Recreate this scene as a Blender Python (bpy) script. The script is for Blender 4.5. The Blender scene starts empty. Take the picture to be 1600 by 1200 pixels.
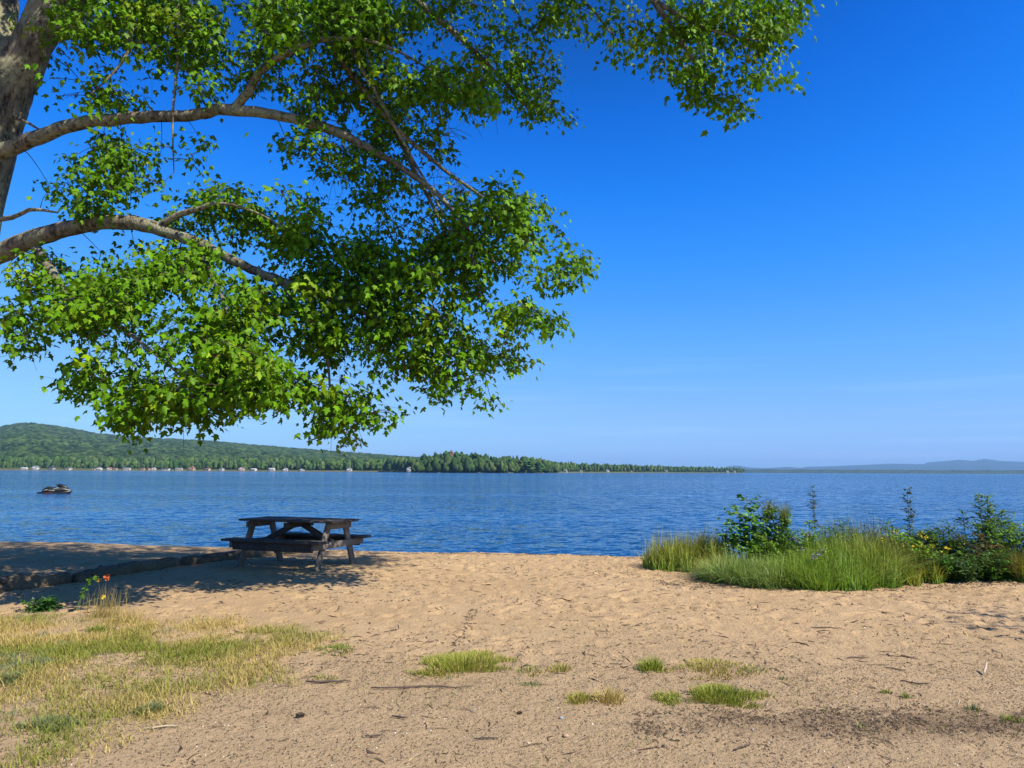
import bpy, math, random
import numpy as np
from mathutils import Matrix, Vector

rng = np.random.default_rng(11)
random.seed(5)
scn = bpy.context.scene
COL = scn.collection

# ------------------------------------------------------------------ camera
F = 1180.0                       # focal length in pixels of a 1600 px wide frame
PITCH, ROLL = math.atan(136.7 / F), math.radians(0.27)
CAMZ = 1.5
WATER = -0.8
fw = np.array([0, math.cos(PITCH), math.sin(PITCH)])
up0 = np.array([0, -math.sin(PITCH), math.cos(PITCH)])
rt0 = np.array([1.0, 0, 0])
rt = math.cos(ROLL) * rt0 + math.sin(ROLL) * up0
up = -math.sin(ROLL) * rt0 + math.cos(ROLL) * up0
cd = bpy.data.cameras.new('camera')
cam = bpy.data.objects.new('camera', cd)
COL.objects.link(cam)
cam.matrix_world = Matrix(((rt[0], up[0], -fw[0], 0), (rt[1], up[1], -fw[1], 0), (rt[2], up[2], -fw[2], CAMZ), (0, 0, 0, 1)))
cd.sensor_width = 36.0
cd.lens = 36.0 * F / 1600.0
cd.clip_start = 0.1
cd.clip_end = 90000
scn.camera = cam

# ------------------------------------------------------------------ sky, sun, exposure
SUN_EL = math.radians(46)
SUN_H = np.array([0.845, -0.535])         # horizontal direction towards the sun
SUN = np.array([SUN_H[0] * math.cos(SUN_EL), SUN_H[1] * math.cos(SUN_EL), math.sin(SUN_EL)])
SUN /= np.linalg.norm(SUN)
world = bpy.data.worlds.new("World")
scn.world = world
world.use_nodes = True
wn, wl = world.node_tree.nodes, world.node_tree.links
wn.clear()
sky = wn.new('ShaderNodeTexSky')
sky.sky_type = 'NISHITA'
sky.sun_disc = False
sky.sun_elevation = SUN_EL
sky.sun_rotation = math.atan2(SUN_H[0], SUN_H[1])
sky.altitude = 200
sky.air_density = 1.0
sky.dust_density = 0.6
sky.ozone_density = 2.0
# clear deep-blue northern air: per-channel contrast of the sky colour
scl = wn.new('ShaderNodeVectorMath'); scl.operation = 'SCALE'; scl.inputs['Scale'].default_value = 0.12
crv = wn.new('ShaderNodeRGBCurve')
CURVES = [[(0, 0), (.11, .0), (.137, .001), (.164, .007), (.209, .029), (.304, .10), (.50, .225), (.63, .28), (1, .40)],
          [(0, 0), (.16, .03), (.225, .125), (.267, .185), (.337, .262), (.465, .365), (.64, .46), (.68, .49), (1, .70)],
          [(0, 0), (.30, .16), (.40, .63), (.46, .78), (.541, .85), (.65, .87), (1, .93)]]
SKYK = .722
for i, pts_c in enumerate(CURVES):
    c = crv.mapping.curves[i]
    while len(c.points) < len(pts_c): c.points.new(.5, .5)
    for q, (x_, y_) in zip(c.points, pts_c): q.location = (x_, y_ * SKYK)
    for q in c.points: q.handle_type = 'VECTOR'
crv.mapping.update()
comb = wn.new('ShaderNodeVectorMath'); comb.operation = 'SCALE'; comb.inputs['Scale'].default_value = 1 / .12
wl.new(sky.outputs[0], scl.inputs[0]); wl.new(scl.outputs[0], crv.inputs['Color']); wl.new(crv.outputs[0], comb.inputs[0])
# faint cirrus streaks low in the sky
tc = wn.new('ShaderNodeTexCoord')
mp = wn.new('ShaderNodeMapping')
mp.inputs['Rotation'].default_value = (0, math.radians(4), 0)
mp.inputs['Scale'].default_value = (1.6, 1.6, 42)
nz = wn.new('ShaderNodeTexNoise'); nz.inputs['Scale'].default_value = 2.2; nz.inputs['Detail'].default_value = 6
cr = wn.new('ShaderNodeValToRGB')
cr.color_ramp.elements[0].position = 0.53; cr.color_ramp.elements[0].color = (0, 0, 0, 1)
cr.color_ramp.elements[1].position = 0.8; cr.color_ramp.elements[1].color = (1, 1, 1, 1)
sz = wn.new('ShaderNodeSeparateXYZ')
band = wn.new('ShaderNodeMapRange'); band.interpolation_type = 'SMOOTHSTEP'
band.inputs[1].default_value = 0.2; band.inputs[2].default_value = 0.06
fac = wn.new('ShaderNodeMath'); fac.operation = 'MULTIPLY'
fac2 = wn.new('ShaderNodeMath'); fac2.operation = 'MULTIPLY'; fac2.inputs[1].default_value = 0.08
mixc = wn.new('ShaderNodeMix'); mixc.data_type = 'RGBA'
mixc.inputs[7].default_value = (6.3, 7.6, 8.9, 1)
bg = wn.new('ShaderNodeBackground'); bg.inputs[1].default_value = 0.12
wo = wn.new('ShaderNodeOutputWorld')
wl.new(tc.outputs['Generated'], mp.inputs[0]); wl.new(mp.outputs[0], nz.inputs['Vector'])
wl.new(nz.outputs[0], cr.inputs[0]); wl.new(tc.outputs['Generated'], sz.inputs[0])
wl.new(sz.outputs[2], band.inputs[0]); wl.new(cr.outputs[0], fac.inputs[0]); wl.new(band.outputs[0], fac.inputs[1])
wl.new(fac.outputs[0], fac2.inputs[0]); wl.new(fac2.outputs[0], mixc.inputs[0])
wl.new(comb.outputs[0], mixc.inputs[6]); wl.new(mixc.outputs[2], bg.inputs[0]); wl.new(bg.outputs[0], wo.inputs[0])

ld = bpy.data.lights.new('sun', 'SUN')
ld.energy = 5.0
ld.angle = math.radians(0.53)
ld.color = (1.0, 0.91, 0.77)
sun = bpy.data.objects.new('sun', ld)
COL.objects.link(sun)
sun.rotation_euler = Vector(-SUN).to_track_quat('-Z', 'Y').to_euler()

vs = scn.view_settings
vs.view_transform = 'Standard'; vs.look = 'None'; vs.exposure = 0.75; vs.gamma = 1.0
vs.use_curve_mapping = False
cy = scn.cycles
cy.max_bounces = 6; cy.diffuse_bounces = 3; cy.glossy_bounces = 3; cy.transmission_bounces = 4
cy.volume_bounces = 0; cy.use_denoising = True
cy.sample_clamp_indirect = 4.0

# ------------------------------------------------------------------ helpers
def ray(px, py):
    return fw * F + rt * (px - 800) - up * (py - 600)
def P(px, py, d):
    """world point seen at photo pixel (px, py) at distance y = d"""
    r = ray(px, py)
    return np.array([0, 0, CAMZ]) + r * (d / r[1])
def G(px, py, z=0.0):
    r = ray(px, py)
    return np.array([0, 0, CAMZ]) + r * ((z - CAMZ) / r[2])
def XY(px, d):
    p = P(px, 735 + (px - 600) * 0.0047, d)
    return p[0], p[1]

def hash2(ix, iy, seed):
    h = (ix.astype(np.int64) * 374761393 + iy.astype(np.int64) * 668265263 + seed * 69069) & 0x7fffffff
    h = ((h ^ (h >> 13)) * 1274126177) & 0x7fffffff
    h = (h ^ (h >> 16)) & 0xffff
    return h / 65535.0
def vnoise(x, y, seed=0):
    x = np.asarray(x, float); y = np.asarray(y, float)
    ix, iy = np.floor(x), np.floor(y)
    fx, fy = x - ix, y - iy
    fx = fx * fx * (3 - 2 * fx); fy = fy * fy * (3 - 2 * fy)
    a = hash2(ix, iy, seed); b = hash2(ix + 1, iy, seed); c = hash2(ix, iy + 1, seed); d = hash2(ix + 1, iy + 1, seed)
    return (a * (1 - fx) + b * fx) * (1 - fy) + (c * (1 - fx) + d * fx) * fy
def fbm(x, y, seed=0, oct=4):
    s = 0; a = 0.5; t = 0
    for i in range(oct):
        s = s + a * vnoise(x * 2 ** i + i * 17.3, y * 2 ** i - i * 9.1, seed + i); t += a; a *= 0.5
    return s / t
def sstep(a, b, x):
    t = np.clip((np.asarray(x, float) - a) / (b - a), 0, 1)
    return t * t * (3 - 2 * t)

def tag(o, label=None, cat=None, group=None, kind=None):
    if label: o['label'] = label
    if cat: o['category'] = cat
    if group: o['group'] = group
    if kind: o['kind'] = kind
    return o
def empty(name, loc, rz=0.0):
    o = bpy.data.objects.new(name, None)
    COL.objects.link(o); o.location = [float(v) for v in loc]; o.rotation_euler = (0, 0, rz)
    return o
def mk(name, V, Fs, mat, parent=None, col=None, smooth=False):
    """V: (N,3); Fs: list of (M,k) int arrays or list of lists; col: (N,3) per-vertex colour"""
    V = np.asarray(V, np.float32).reshape(-1, 3)
    if isinstance(Fs, np.ndarray): Fs = [Fs]
    if len(Fs) and not isinstance(Fs[0], np.ndarray):
        d = {}
        for f in Fs: d.setdefault(len(f), []).append(f)
        Fs = [np.array(v) for v in d.values()]
    m = bpy.data.meshes.new(name)
    m.vertices.add(len(V)); m.vertices.foreach_set('co', V.ravel())
    loops = np.concatenate([f.ravel() for f in Fs]).astype(np.int32)
    tot = np.concatenate([np.full(len(f), f.shape[1]) for f in Fs]).astype(np.int32)
    st = np.concatenate([[0], np.cumsum(tot)[:-1]]).astype(np.int32)
    m.loops.add(len(loops)); m.loops.foreach_set('vertex_index', loops)
    m.polygons.add(len(tot)); m.polygons.foreach_set('loop_start', st); m.polygons.foreach_set('loop_total', tot)
    if smooth: m.polygons.foreach_set('use_smooth', np.ones(len(tot), bool))
    m.update(calc_edges=True); m.validate()
    if col is not None:
        a = m.color_attributes.new('Col', 'FLOAT_COLOR', 'POINT')
        c = np.ones((len(V), 4), np.float32); c[:, :3] = col
        a.data.foreach_set('color', c.ravel())
    m.materials.append(mat)
    o = bpy.data.objects.new(name, m)
    COL.objects.link(o)
    if parent: o.parent = parent
    return o
class MB:
    """collects pieces for one mesh"""
    def __init__(s): s.V = []; s.F = {}; s.C = []; s.n = 0
    def add(s, V, Fs, col=None):
        V = np.asarray(V, float).reshape(-1, 3)
        if isinstance(Fs, np.ndarray): Fs = [Fs]
        for f in Fs:
            f = np.atleast_2d(np.asarray(f)); s.F.setdefault(f.shape[1], []).append(f + s.n)
        s.V.append(V); s.n += len(V)
        s.C.append(np.broadcast_to(np.array([0.5, 0.5, 0.5]) if col is None else col, (len(V), 3)))
    def build(s, name, mat, parent=None, smooth=False, off=None):
        V = np.concatenate(s.V)
        if off is not None: V = V - np.asarray(off)
        return mk(name, V, [np.concatenate(v) for v in s.F.values()], mat, parent, np.concatenate(s.C), smooth)
def box(mb, c, size, R=None, bev=0.004, col=None):
    """bevelled box: centre c, full size, optional 3x3 rotation"""
    hx, hy, hz = [v / 2 for v in size]
    b = min(bev, hx * .6, hy * .6, hz * .6)
    pts = []; idx = {}
    for sx in (-1, 1):
        for sy in (-1, 1):
            for sz_ in (-1, 1):
                for k in range(3):
                    h = [hx - b, hy - b, hz - b]; h[k] += b
                    idx[(sx, sy, sz_, k)] = len(pts)
                    pts.append((sx * h[0], sy * h[1], sz_ * h[2]))
    q = []; t = []
    for s_ in (-1, 1):
        for k in range(3):
            a, b2 = (k + 1) % 3, (k + 2) % 3
            f = []
            for (u, v) in ((-1, -1), (1, -1), (1, 1), (-1, 1)):
                sg = [0, 0, 0]; sg[k] = s_; sg[a] = u; sg[b2] = v
                f.append(idx[(sg[0], sg[1], sg[2], k)])
            q.append(f if s_ > 0 else f[::-1])
    for k in range(3):
        a, b2 = (k + 1) % 3, (k + 2) % 3
        for u in (-1, 1):
            for v in (-1, 1):
                def I(w, kk):
                    sg = [0, 0, 0]; sg[k] = w; sg[a] = u; sg[b2] = v
                    return idx[(sg[0], sg[1], sg[2], kk)]
                f = [I(-1, a), I(1, a), I(1, b2), I(-1, b2)]
                q.append(f if u * v < 0 else f[::-1])
    for sx in (-1, 1):
        for sy in (-1, 1):
            for sz_ in (-1, 1):
                f = [idx[(sx, sy, sz_, k)] for k in range(3)]
                t.append(f if sx * sy * sz_ > 0 else f[::-1])
    V = np.array(pts)
    if R is not None: V = V @ np.asarray(R).T
    mb.add(V + np.asarray(c), [np.array(q), np.array(t)], col)
def beam(mb, a, b, w, h, upv=(0, 0, 1), bev=0.004, col=None):
    a = np.asarray(a, float); b = np.asarray(b, float)
    d = b - a; L = np.linalg.norm(d); d /= L
    s_ = np.cross(d, upv); s_ /= np.linalg.norm(s_); u = np.cross(s_, d)
    box(mb, (a + b) / 2, (L, w, h), np.stack([d, s_, u], 1), bev, col)
def tube(mb, pts, rad, n=6, col=None, rough=0.0, cap=True):
    pts = np.asarray(pts, float); rad = np.asarray(rad, float)
    T = np.gradient(pts, axis=0); T /= np.linalg.norm(T, axis=1)[:, None] + 1e-9
    ref = np.array([0, 0, 1.0]) if abs(T[0][2]) < 0.9 else np.array([1.0, 0, 0])
    rings = []
    s_ = np.cross(T[0], ref); s_ /= np.linalg.norm(s_)
    for i in range(len(pts)):
        s_ = s_ - T[i] * s_.dot(T[i]); s_ /= np.linalg.norm(s_) + 1e-9
        u = np.cross(T[i], s_)
        a = np.arange(n) * 2 * math.pi / n
        r = rad[i] * (1 + rough * (rng.random(n) - .5))
        rings.append(pts[i] + np.outer(np.cos(a) * r, s_) + np.outer(np.sin(a) * r, u))
    V = np.concatenate(rings)
    k = np.arange(n); kk = (k + 1) % n
    Fq = np.concatenate([np.stack([i * n + k, i * n + kk, (i + 1) * n + kk, (i + 1) * n + k], 1) for i in range(len(pts) - 1)])
    Fl = [Fq[:, ::-1]]
    if cap and n > 3:
        Fl += [np.array([list(range(n))]), np.array([list(range((len(pts) - 1) * n, len(pts) * n))[::-1]])]
    mb.add(V, Fl, col)
def smooth_path(pts, k=4):
    """Catmull-Rom through rows of pts (any number of columns)"""
    pts = np.asarray(pts, float); n = len(pts); out = []
    for i in range(n - 1):
        p0 = pts[max(i - 1, 0)]; p1 = pts[i]; p2 = pts[i + 1]; p3 = pts[min(i + 2, n - 1)]
        for j in range(k):
            t = j / k
            out.append(0.5 * ((2 * p1) + (-p0 + p2) * t + (2 * p0 - 5 * p1 + 4 * p2 - p3) * t * t + (-p0 + 3 * p1 - 3 * p2 + p3) * t ** 3))
    out.append(pts[-1])
    return np.array(out)
def unit(v):
    return v / (np.linalg.norm(v, axis=-1, keepdims=True) + 1e-9)

# ------------------------------------------------------------------ materials
K = .78   # all own colours are kept at real-world reflectance with this factor
class NT:
    def __init__(s, name):
        s.m = bpy.data.materials.new(name); s.m.use_nodes = True
        s.n = s.m.node_tree.nodes; s.l = s.m.node_tree.links
        s.b = s.n['Principled BSDF']; s.o = s.n['Material Output']
        s.pos = s.n.new('ShaderNodeNewGeometry').outputs['Position']
    def noise(s, scale, detail=4, rough=.5, vec=None, stretch=None):
        x = s.n.new('ShaderNodeTexNoise'); x.inputs['Scale'].default_value = scale
        x.inputs['Detail'].default_value = detail; x.inputs['Roughness'].default_value = rough
        v = vec or s.pos
        if stretch:
            m = s.n.new('ShaderNodeMapping'); m.inputs['Scale'].default_value = stretch
            s.l.new(v, m.inputs[0]); v = m.outputs[0]
        s.l.new(v, x.inputs['Vector']); return x
    def ramp(s, src, stops):
        r = s.n.new('ShaderNodeValToRGB'); e = r.color_ramp.elements
        while len(e) < len(stops): e.new(0.5)
        for k, (p, c) in enumerate(stops):
            e[k].position = p; e[k].color = (c[0], c[1], c[2], 1) if hasattr(c, '__len__') else (c, c, c, 1)
        s.l.new(src, r.inputs[0]); return r.outputs[0]
    def mix(s, a, b, f, mode='MIX'):
        x = s.n.new('ShaderNodeMix'); x.data_type = 'RGBA'; x.blend_type = mode
        for k, v in ((0, f), (6, a), (7, b)):
            if hasattr(v, 'links'): s.l.new(v, x.inputs[k])
            else: x.inputs[k].default_value = v if k == 0 else (v[0], v[1], v[2], 1)
        return x.outputs[2]
    def math(s, op, a, b=None):
        x = s.n.new('ShaderNodeMath'); x.operation = op
        for k, v in ((0, a), (1, b)):
            if v is None: continue
            if hasattr(v, 'links'): s.l.new(v, x.inputs[k])
            else: x.inputs[k].default_value = v
        return x.outputs[0]
    def attr(s):
        a = s.n.new('ShaderNodeAttribute'); a.attribute_name = 'Col'; return s.mix(a.outputs['Color'], (K, K, K), 1.0, 'MULTIPLY')
    def bump(s, h, dist, strength=1.0):
        b = s.n.new('ShaderNodeBump'); b.inputs['Distance'].default_value = dist; b.inputs['Strength'].default_value = strength
        s.l.new(h, b.inputs['Height']); s.l.new(b.outputs[0], s.b.inputs['Normal']); return b
    def base(s, c, rough=.7, spec=.3):
        if hasattr(c, 'links'): s.l.new(c, s.b.inputs['Base Color'])
        else: s.b.inputs['Base Color'].default_value = (*c, 1)
        s.b.inputs['Roughness'].default_value = rough
        s.b.inputs['Specular IOR Level'].default_value = spec
        return s
def simple(name, c, rough=.7, var=.25, scale=6, spec=.3, metal=0, bump=0):
    t = NT(name); n = t.noise(scale, 5, .6)
    c = [v * K for v in c]; dk = [v * (1 - var) for v in c]; lt = [min(1, v * (1 + var)) for v in c]
    t.base(t.ramp(n.outputs[0], [(.3, dk), (.7, lt)]), rough, spec)
    t.b.inputs['Metallic'].default_value = metal
    if bump: t.bump(n.outputs[0], bump)
    return t.m
def leafmat(name, trans=.35, rough=.5, tint=1.0, spec=.14):
    """foliage whose own colour comes per leaf from the attribute; light passes through thin blades"""
    t = NT(name); c = t.attr()
    t.base(c, rough, spec)
    tr = t.n.new('ShaderNodeBsdfTranslucent')
    mx = t.n.new('ShaderNodeMixShader'); mx.inputs[0].default_value = trans
    t.l.new(t.mix(c, (1.5, 1.35, .5), .55, 'MULTIPLY'), tr.inputs[0])
    t.l.new(t.b.outputs[0], mx.inputs[1]); t.l.new(tr.outputs[0], mx.inputs[2]); t.l.new(mx.outputs[0], t.o.inputs[0])
    return t.m
def attrmat(name, rough=.8, spec=.2, nscale=None, namp=.3):
    t = NT(name); c = t.attr()
    if nscale:
        n = t.noise(nscale, 5, .65)
        c = t.mix(c, t.ramp(n.outputs[0], [(.3, 1 - namp), (.7, 1 + namp)]), 1.0, 'MULTIPLY')
    t.base(c, rough, spec); return t.m

def sand_material():
    t = NT('sand')
    big = t.noise(.55, 5, .6); mid = t.noise(5, 5, .6); fine = t.noise(140, 3, .7); grit = t.noise(420, 2, .6)
    c = t.ramp(big.outputs[0], [(.3, (.375, .258, .138)), (.7, (.445, .312, .177))])
    c = t.mix(c, t.ramp(mid.outputs[0], [(.3, .88), (.72, 1.06)]), 1.0, 'MULTIPLY')
    # nearer the grass the sand is mixed with grey soil and grit
    sx = t.n.new('ShaderNodeSeparateXYZ'); t.l.new(t.pos, sx.inputs[0])
    wob = t.math('MULTIPLY_ADD', big.outputs[0], 3.0); wob.node.inputs[2].default_value = -1.5
    yy = t.math('ADD', sx.outputs[1], wob)
    near = t.n.new('ShaderNodeMapRange'); near.interpolation_type = 'SMOOTHSTEP'
    near.inputs[1].default_value = 8.2; near.inputs[2].default_value = 4.6
    t.l.new(yy, near.inputs[0])
    soil = t.mix((.285, .205, .12), (.37, .27, .163), mid.outputs[0])
    c = t.mix(c, soil, t.math('MULTIPLY', near.outputs[0], .8))
    # brown bark-and-needle soil patch on the right
    ex = t.math('DIVIDE', t.math('SUBTRACT', sx.outputs[0], 2.65), 1.55)
    ey = t.math('DIVIDE', t.math('SUBTRACT', sx.outputs[1], 4.72), .24)
    e = t.math('ADD', t.math('MULTIPLY', ex, ex), t.math('MULTIPLY', ey, ey))
    e = t.math('ADD', e, t.math('MULTIPLY', t.math('SUBTRACT', mid.outputs[0], .5), 4.0))
    pm = t.n.new('ShaderNodeMapRange'); pm.interpolation_type = 'SMOOTHSTEP'
    pm.inputs[1].default_value = 2.0; pm.inputs[2].default_value = -.6
    t.l.new(e, pm.inputs[0])
    c = t.mix(c, (.085, .055, .035), t.math('MULTIPLY', pm.outputs[0], .6))
    # wet sand at the water line
    wet = t.n.new('ShaderNodeMapRange'); wet.inputs[1].default_value = -.45; wet.inputs[2].default_value = -.7
    t.l.new(sx.outputs[2], wet.inputs[0])
    c = t.mix(c, (.2, .14, .09), wet.outputs[0])
    deep = t.n.new('ShaderNodeMapRange'); deep.inputs[1].default_value = -.84; deep.inputs[2].default_value = -1.3
    t.l.new(sx.outputs[2], deep.inputs[0])
    c = t.mix(c, (.008, .022, .045), deep.outputs[0])   # lake bed coloured navy so rays reflected downward off the water stay blue
    g = t.ramp(fine.outputs[0], [(.28, .62), (.42, .98), (.6, 1.02), (.75, 1.3)])
    c = t.mix(c, g, 1.0, 'MULTIPLY')
    t.base(c, .95, .15)
    h = t.math('ADD', t.math('MULTIPLY', mid.outputs[0], 1.0), t.math('MULTIPLY', fine.outputs[0], .22))
    m2 = t.noise(26, 5, .65)
    h = t.math('ADD', h, t.math('MULTIPLY', m2.outputs[0], 1.0))
    t.bump(h, .026)
    return t.m

def water_material():
    t = NT('water')
    n1 = t.noise(2.3, 3, .6, stretch=(.8, 1.3, 1)); n2 = t.noise(7.5, 4, .65, stretch=(.8, 1.2, 1)); n3 = t.noise(.5, 2, .5, stretch=(.6, 1.3, 1))
    calm = t.noise(.0045, 3, .6, stretch=(.25, 1.6, 1)); gust = t.noise(.035, 4, .6, stretch=(.4, 1.6, 1))
    amp = t.ramp(calm.outputs[0], [(.38, .3), (.48, 1.0)])
    amp = t.mix(amp, t.ramp(gust.outputs[0], [(.3, .72), (.7, 1.2)]), 1.0, 'MULTIPLY')
    def vec(op, a, b):
        x = t.n.new('ShaderNodeVectorMath'); x.operation = op
        for k, v in ((0, a), (1, b)):
            if v is None: continue
            if hasattr(v, 'links'): t.l.new(v, x.inputs[k])
            else: x.inputs[k].default_value = v
        return x.outputs[0]
    half = (.5, .5, .5)
    v = vec('ADD', vec('MULTIPLY', vec('SUBTRACT', n1.outputs[1], half), (1.3, 1.7, 0)),
            vec('MULTIPLY', vec('SUBTRACT', n2.outputs[1], half), (1.1, 1.3, 0)))
    v = vec('ADD', v, vec('MULTIPLY', vec('SUBTRACT', n3.outputs[1], half), (.35, .45, 0)))
    v = vec('MULTIPLY', v, amp)
    v = vec('ADD', v, (0, -.075, 1))   # the wave faces one sees are the ones rising towards the beach
    v = vec('NORMALIZE', v, None)
    t.l.new(v, t.b.inputs['Normal'])
    t.base((.008, .045, .115), .06, .5)
    t.b.inputs['IOR'].default_value = 1.333
    return t.m

def wood_material(name, c1, c2, lich=None):
    t = NT(name)
    tcn = t.n.new('ShaderNodeTexCoord')
    g = t.noise(9, 6, .7, vec=tcn.outputs['Object'], stretch=(1, 6, 6))
    n = t.noise(3, 4, .6, vec=tcn.outputs['Object'])
    c = t.ramp(g.outputs[0], [(.3, c1), (.7, c2)])
    c = t.mix(c, t.ramp(n.outputs[0], [(.3, .7), (.7, 1.15)]), 1.0, 'MULTIPLY')
    t.base(c, .85, .2)
    t.bump(g.outputs[0], .006)
    return t.m
def bark_material(name, c1, c2, lichen=True, scale=7):
    t = NT(name)
    g = t.noise(scale * 2.2, 7, .72, stretch=(1, 1, .22)); n = t.noise(2.2, 5, .65); sp = t.noise(16, 4, .7)
    c = t.ramp(g.outputs[0], [(.38, c1), (.60, c2)])
    if lichen:
        m = t.math('MULTIPLY', t.ramp(n.outputs[0], [(.43, 0), (.55, 1)]), t.ramp(sp.outputs[0], [(.4, 0), (.55, 1)]))
        c = t.mix(c, (.42, .42, .26), t.math('MULTIPLY', m, .9))
    t.base(c, .9, .15)
    t.bump(t.math('ADD', g.outputs[0], t.math('MULTIPLY', sp.outputs[0], .3)), .11)
    return t.m

M = {}
M['sand'] = sand_material()
M['water'] = water_material()
M['bark'] = bark_material('maple_bark', (.05, .042, .032), (.34, .29, .21))
M['twig'] = simple('twig_bark', (.07, .055, .045), .85, .3, 20)
M['leaf'] = leafmat('maple_leaves', .22)
M['grass'] = leafmat('grass_blades', .25, .6, spec=.2)
M['plant'] = leafmat('plant_leaves', .28, .5)
M['stem'] = attrmat('plant_stems', .7)
M['litter'] = attrmat('dry_litter', .9)
M['log'] = wood_material('weathered_log', (.05, .035, .022), (.24, .175, .11))
M['wood'] = wood_material('weathered_planks', (.036, .032, .03), (.115, .10, .093))
M['woodlit'] = wood_material('weathered_wood_lit', (.11, .09, .072), (.28, .24, .20))  # paler copy of the plank wood; sun on the frame is put into the colour
M['forest'] = attrmat('forest_crowns', .9, .1, .12, .45)
M['hill'] = attrmat('wooded_hillside', .95, .05)
M['stone'] = simple('pebble', (.3, .26, .22), .8, .4, 60)
M['flower'] = attrmat('petals', .6)

# ------------------------------------------------------------------ ground
LIP = lambda x: 14.35 - 0.19 * np.clip(x, -60, 30)
def ground_shape(X, Y):
    d = Y - LIP(X)
    drop = np.where(d < -1, 0, np.where(d < 5, -.16 * (np.maximum(d + 0.3, 0)) ** 1.25, -.16 * 5.3 ** 1.25 - .06 * (d - 5)))
    z = np.maximum(drop, -6.0)
    return z + .05 * (fbm(X * .35, Y * .35, 3, 3) - .5) * sstep(5, -1, d) * 1.6
def dents(xs, ys):
    H = np.zeros((len(ys), len(xs)))
    r2 = np.random.default_rng(3)
    n = 5200
    cx = r2.uniform(-9, 9, n); cyy = 3.4 + 11.5 * r2.random(n) ** .8
    for i in range(n):
        dense = fbm(cx[i] * .4 + 7, cyy[i] * .4, 9, 2)
        far = sstep(4.6, 7.5, cyy[i])
        if r2.random() > (.15 + .85 * far) * (.25 + 1.1 * dense): continue
        if cx[i] < -3.2 and cyy[i] < 8: continue
        s1 = r2.uniform(.05, .11); s2 = s1 * r2.uniform(.4, .8); a = r2.uniform(0, math.pi)
        dep = r2.uniform(.006, .024) * (.4 + .6 * far)
        x0, x1 = np.searchsorted(xs, [cx[i] - .3, cx[i] + .3]); y0, y1 = np.searchsorted(ys, [cyy[i] - .3, cyy[i] + .3])
        if x1 - x0 < 3 or y1 - y0 < 3: continue
        xx, yy = np.meshgrid(xs[x0:x1] - cx[i], ys[y0:y1] - cyy[i])
        u = (xx * math.cos(a) + yy * math.sin(a)) / s1; v = (-xx * math.sin(a) + yy * math.cos(a)) / s2
        q = u * u + v * v
        H[y0:y1, x0:x1] += dep * (-np.exp(-q) + .45 * np.exp(-(np.sqrt(q) - 1.6) ** 2 * 3))
    return H
def axis(lo, hi, step, outer):
    a = np.arange(lo, hi + step / 2, step)
    L = [lo - step * 1.5]; 
    while L[-1] > -outer: L.append(lo - (lo - L[-1]) * 1.35 - step)
    R = [hi + step * 1.5]
    while R[-1] < outer: R.append(hi + (R[-1] - hi) * 1.35 + step)
    return np.concatenate([np.array(L[::-1]), a, np.array(R)])
xs = axis(-9.5, 8.5, .032, 30000)
ys = axis(3.3, 16.5, .032, 30000)
Xg, Yg = np.meshgrid(xs, ys)
Zg = ground_shape(Xg, Yg)
infine = (np.abs(Xg) < 10) & (Yg > 3) & (Yg < 17)
Zd = dents(xs, ys) + .018 * (fbm(Xg * 3.1, Yg * 3.1, 21, 3) - .5) + .012 * (fbm(Xg * 9, Yg * 9, 31, 3) - .5)
Zg = Zg + np.where(infine, Zd, 0)
nx, ny = len(xs), len(ys)
I = np.arange(ny * nx).reshape(ny, nx)
Fg = np.stack([I[:-1, :-1].ravel(), I[:-1, 1:].ravel(), I[1:, 1:].ravel(), I[1:, :-1].ravel()], 1)
gr = mk('beach_sand', np.stack([Xg.ravel(), Yg.ravel(), Zg.ravel()], 1), Fg, M['sand'], smooth=True)
tag(gr, 'pale brown trampled beach sand sloping down to the lake', 'beach', kind='structure')
def gz(x, y):
    """ground height at points"""
    x = np.atleast_1d(np.asarray(x, float)); y = np.atleast_1d(np.asarray(y, float))
    i = np.clip(np.searchsorted(xs, x) - 1, 0, nx - 2); j = np.clip(np.searchsorted(ys, y) - 1, 0, ny - 2)
    u = (x - xs[i]) / (xs[i + 1] - xs[i]); v = (y - ys[j]) / (ys[j + 1] - ys[j])
    return (Zg[j, i] * (1 - u) + Zg[j, i + 1] * u) * (1 - v) + (Zg[j + 1, i] * (1 - u) + Zg[j + 1, i + 1] * u) * v

# ------------------------------------------------------------------ lake
wx = np.array([-30000, -3000, -300, -40, 0, 40, 300, 3000, 30000.]); wy = np.array([10., 20, 60, 200, 1000, 5000, 29900])
A, B = np.meshgrid(wx, wy)
J = np.arange(A.size).reshape(A.shape)
lake = mk('water', np.stack([A.ravel(), B.ravel(), np.full(A.size, WATER)], 1),
          np.stack([J[:-1, :-1].ravel(), J[:-1, 1:].ravel(), J[1:, 1:].ravel(), J[1:, :-1].ravel()], 1), M['water'])
tag(lake, 'deep blue rippled lake water reaching to the horizon', 'lake', kind='structure')

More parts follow.
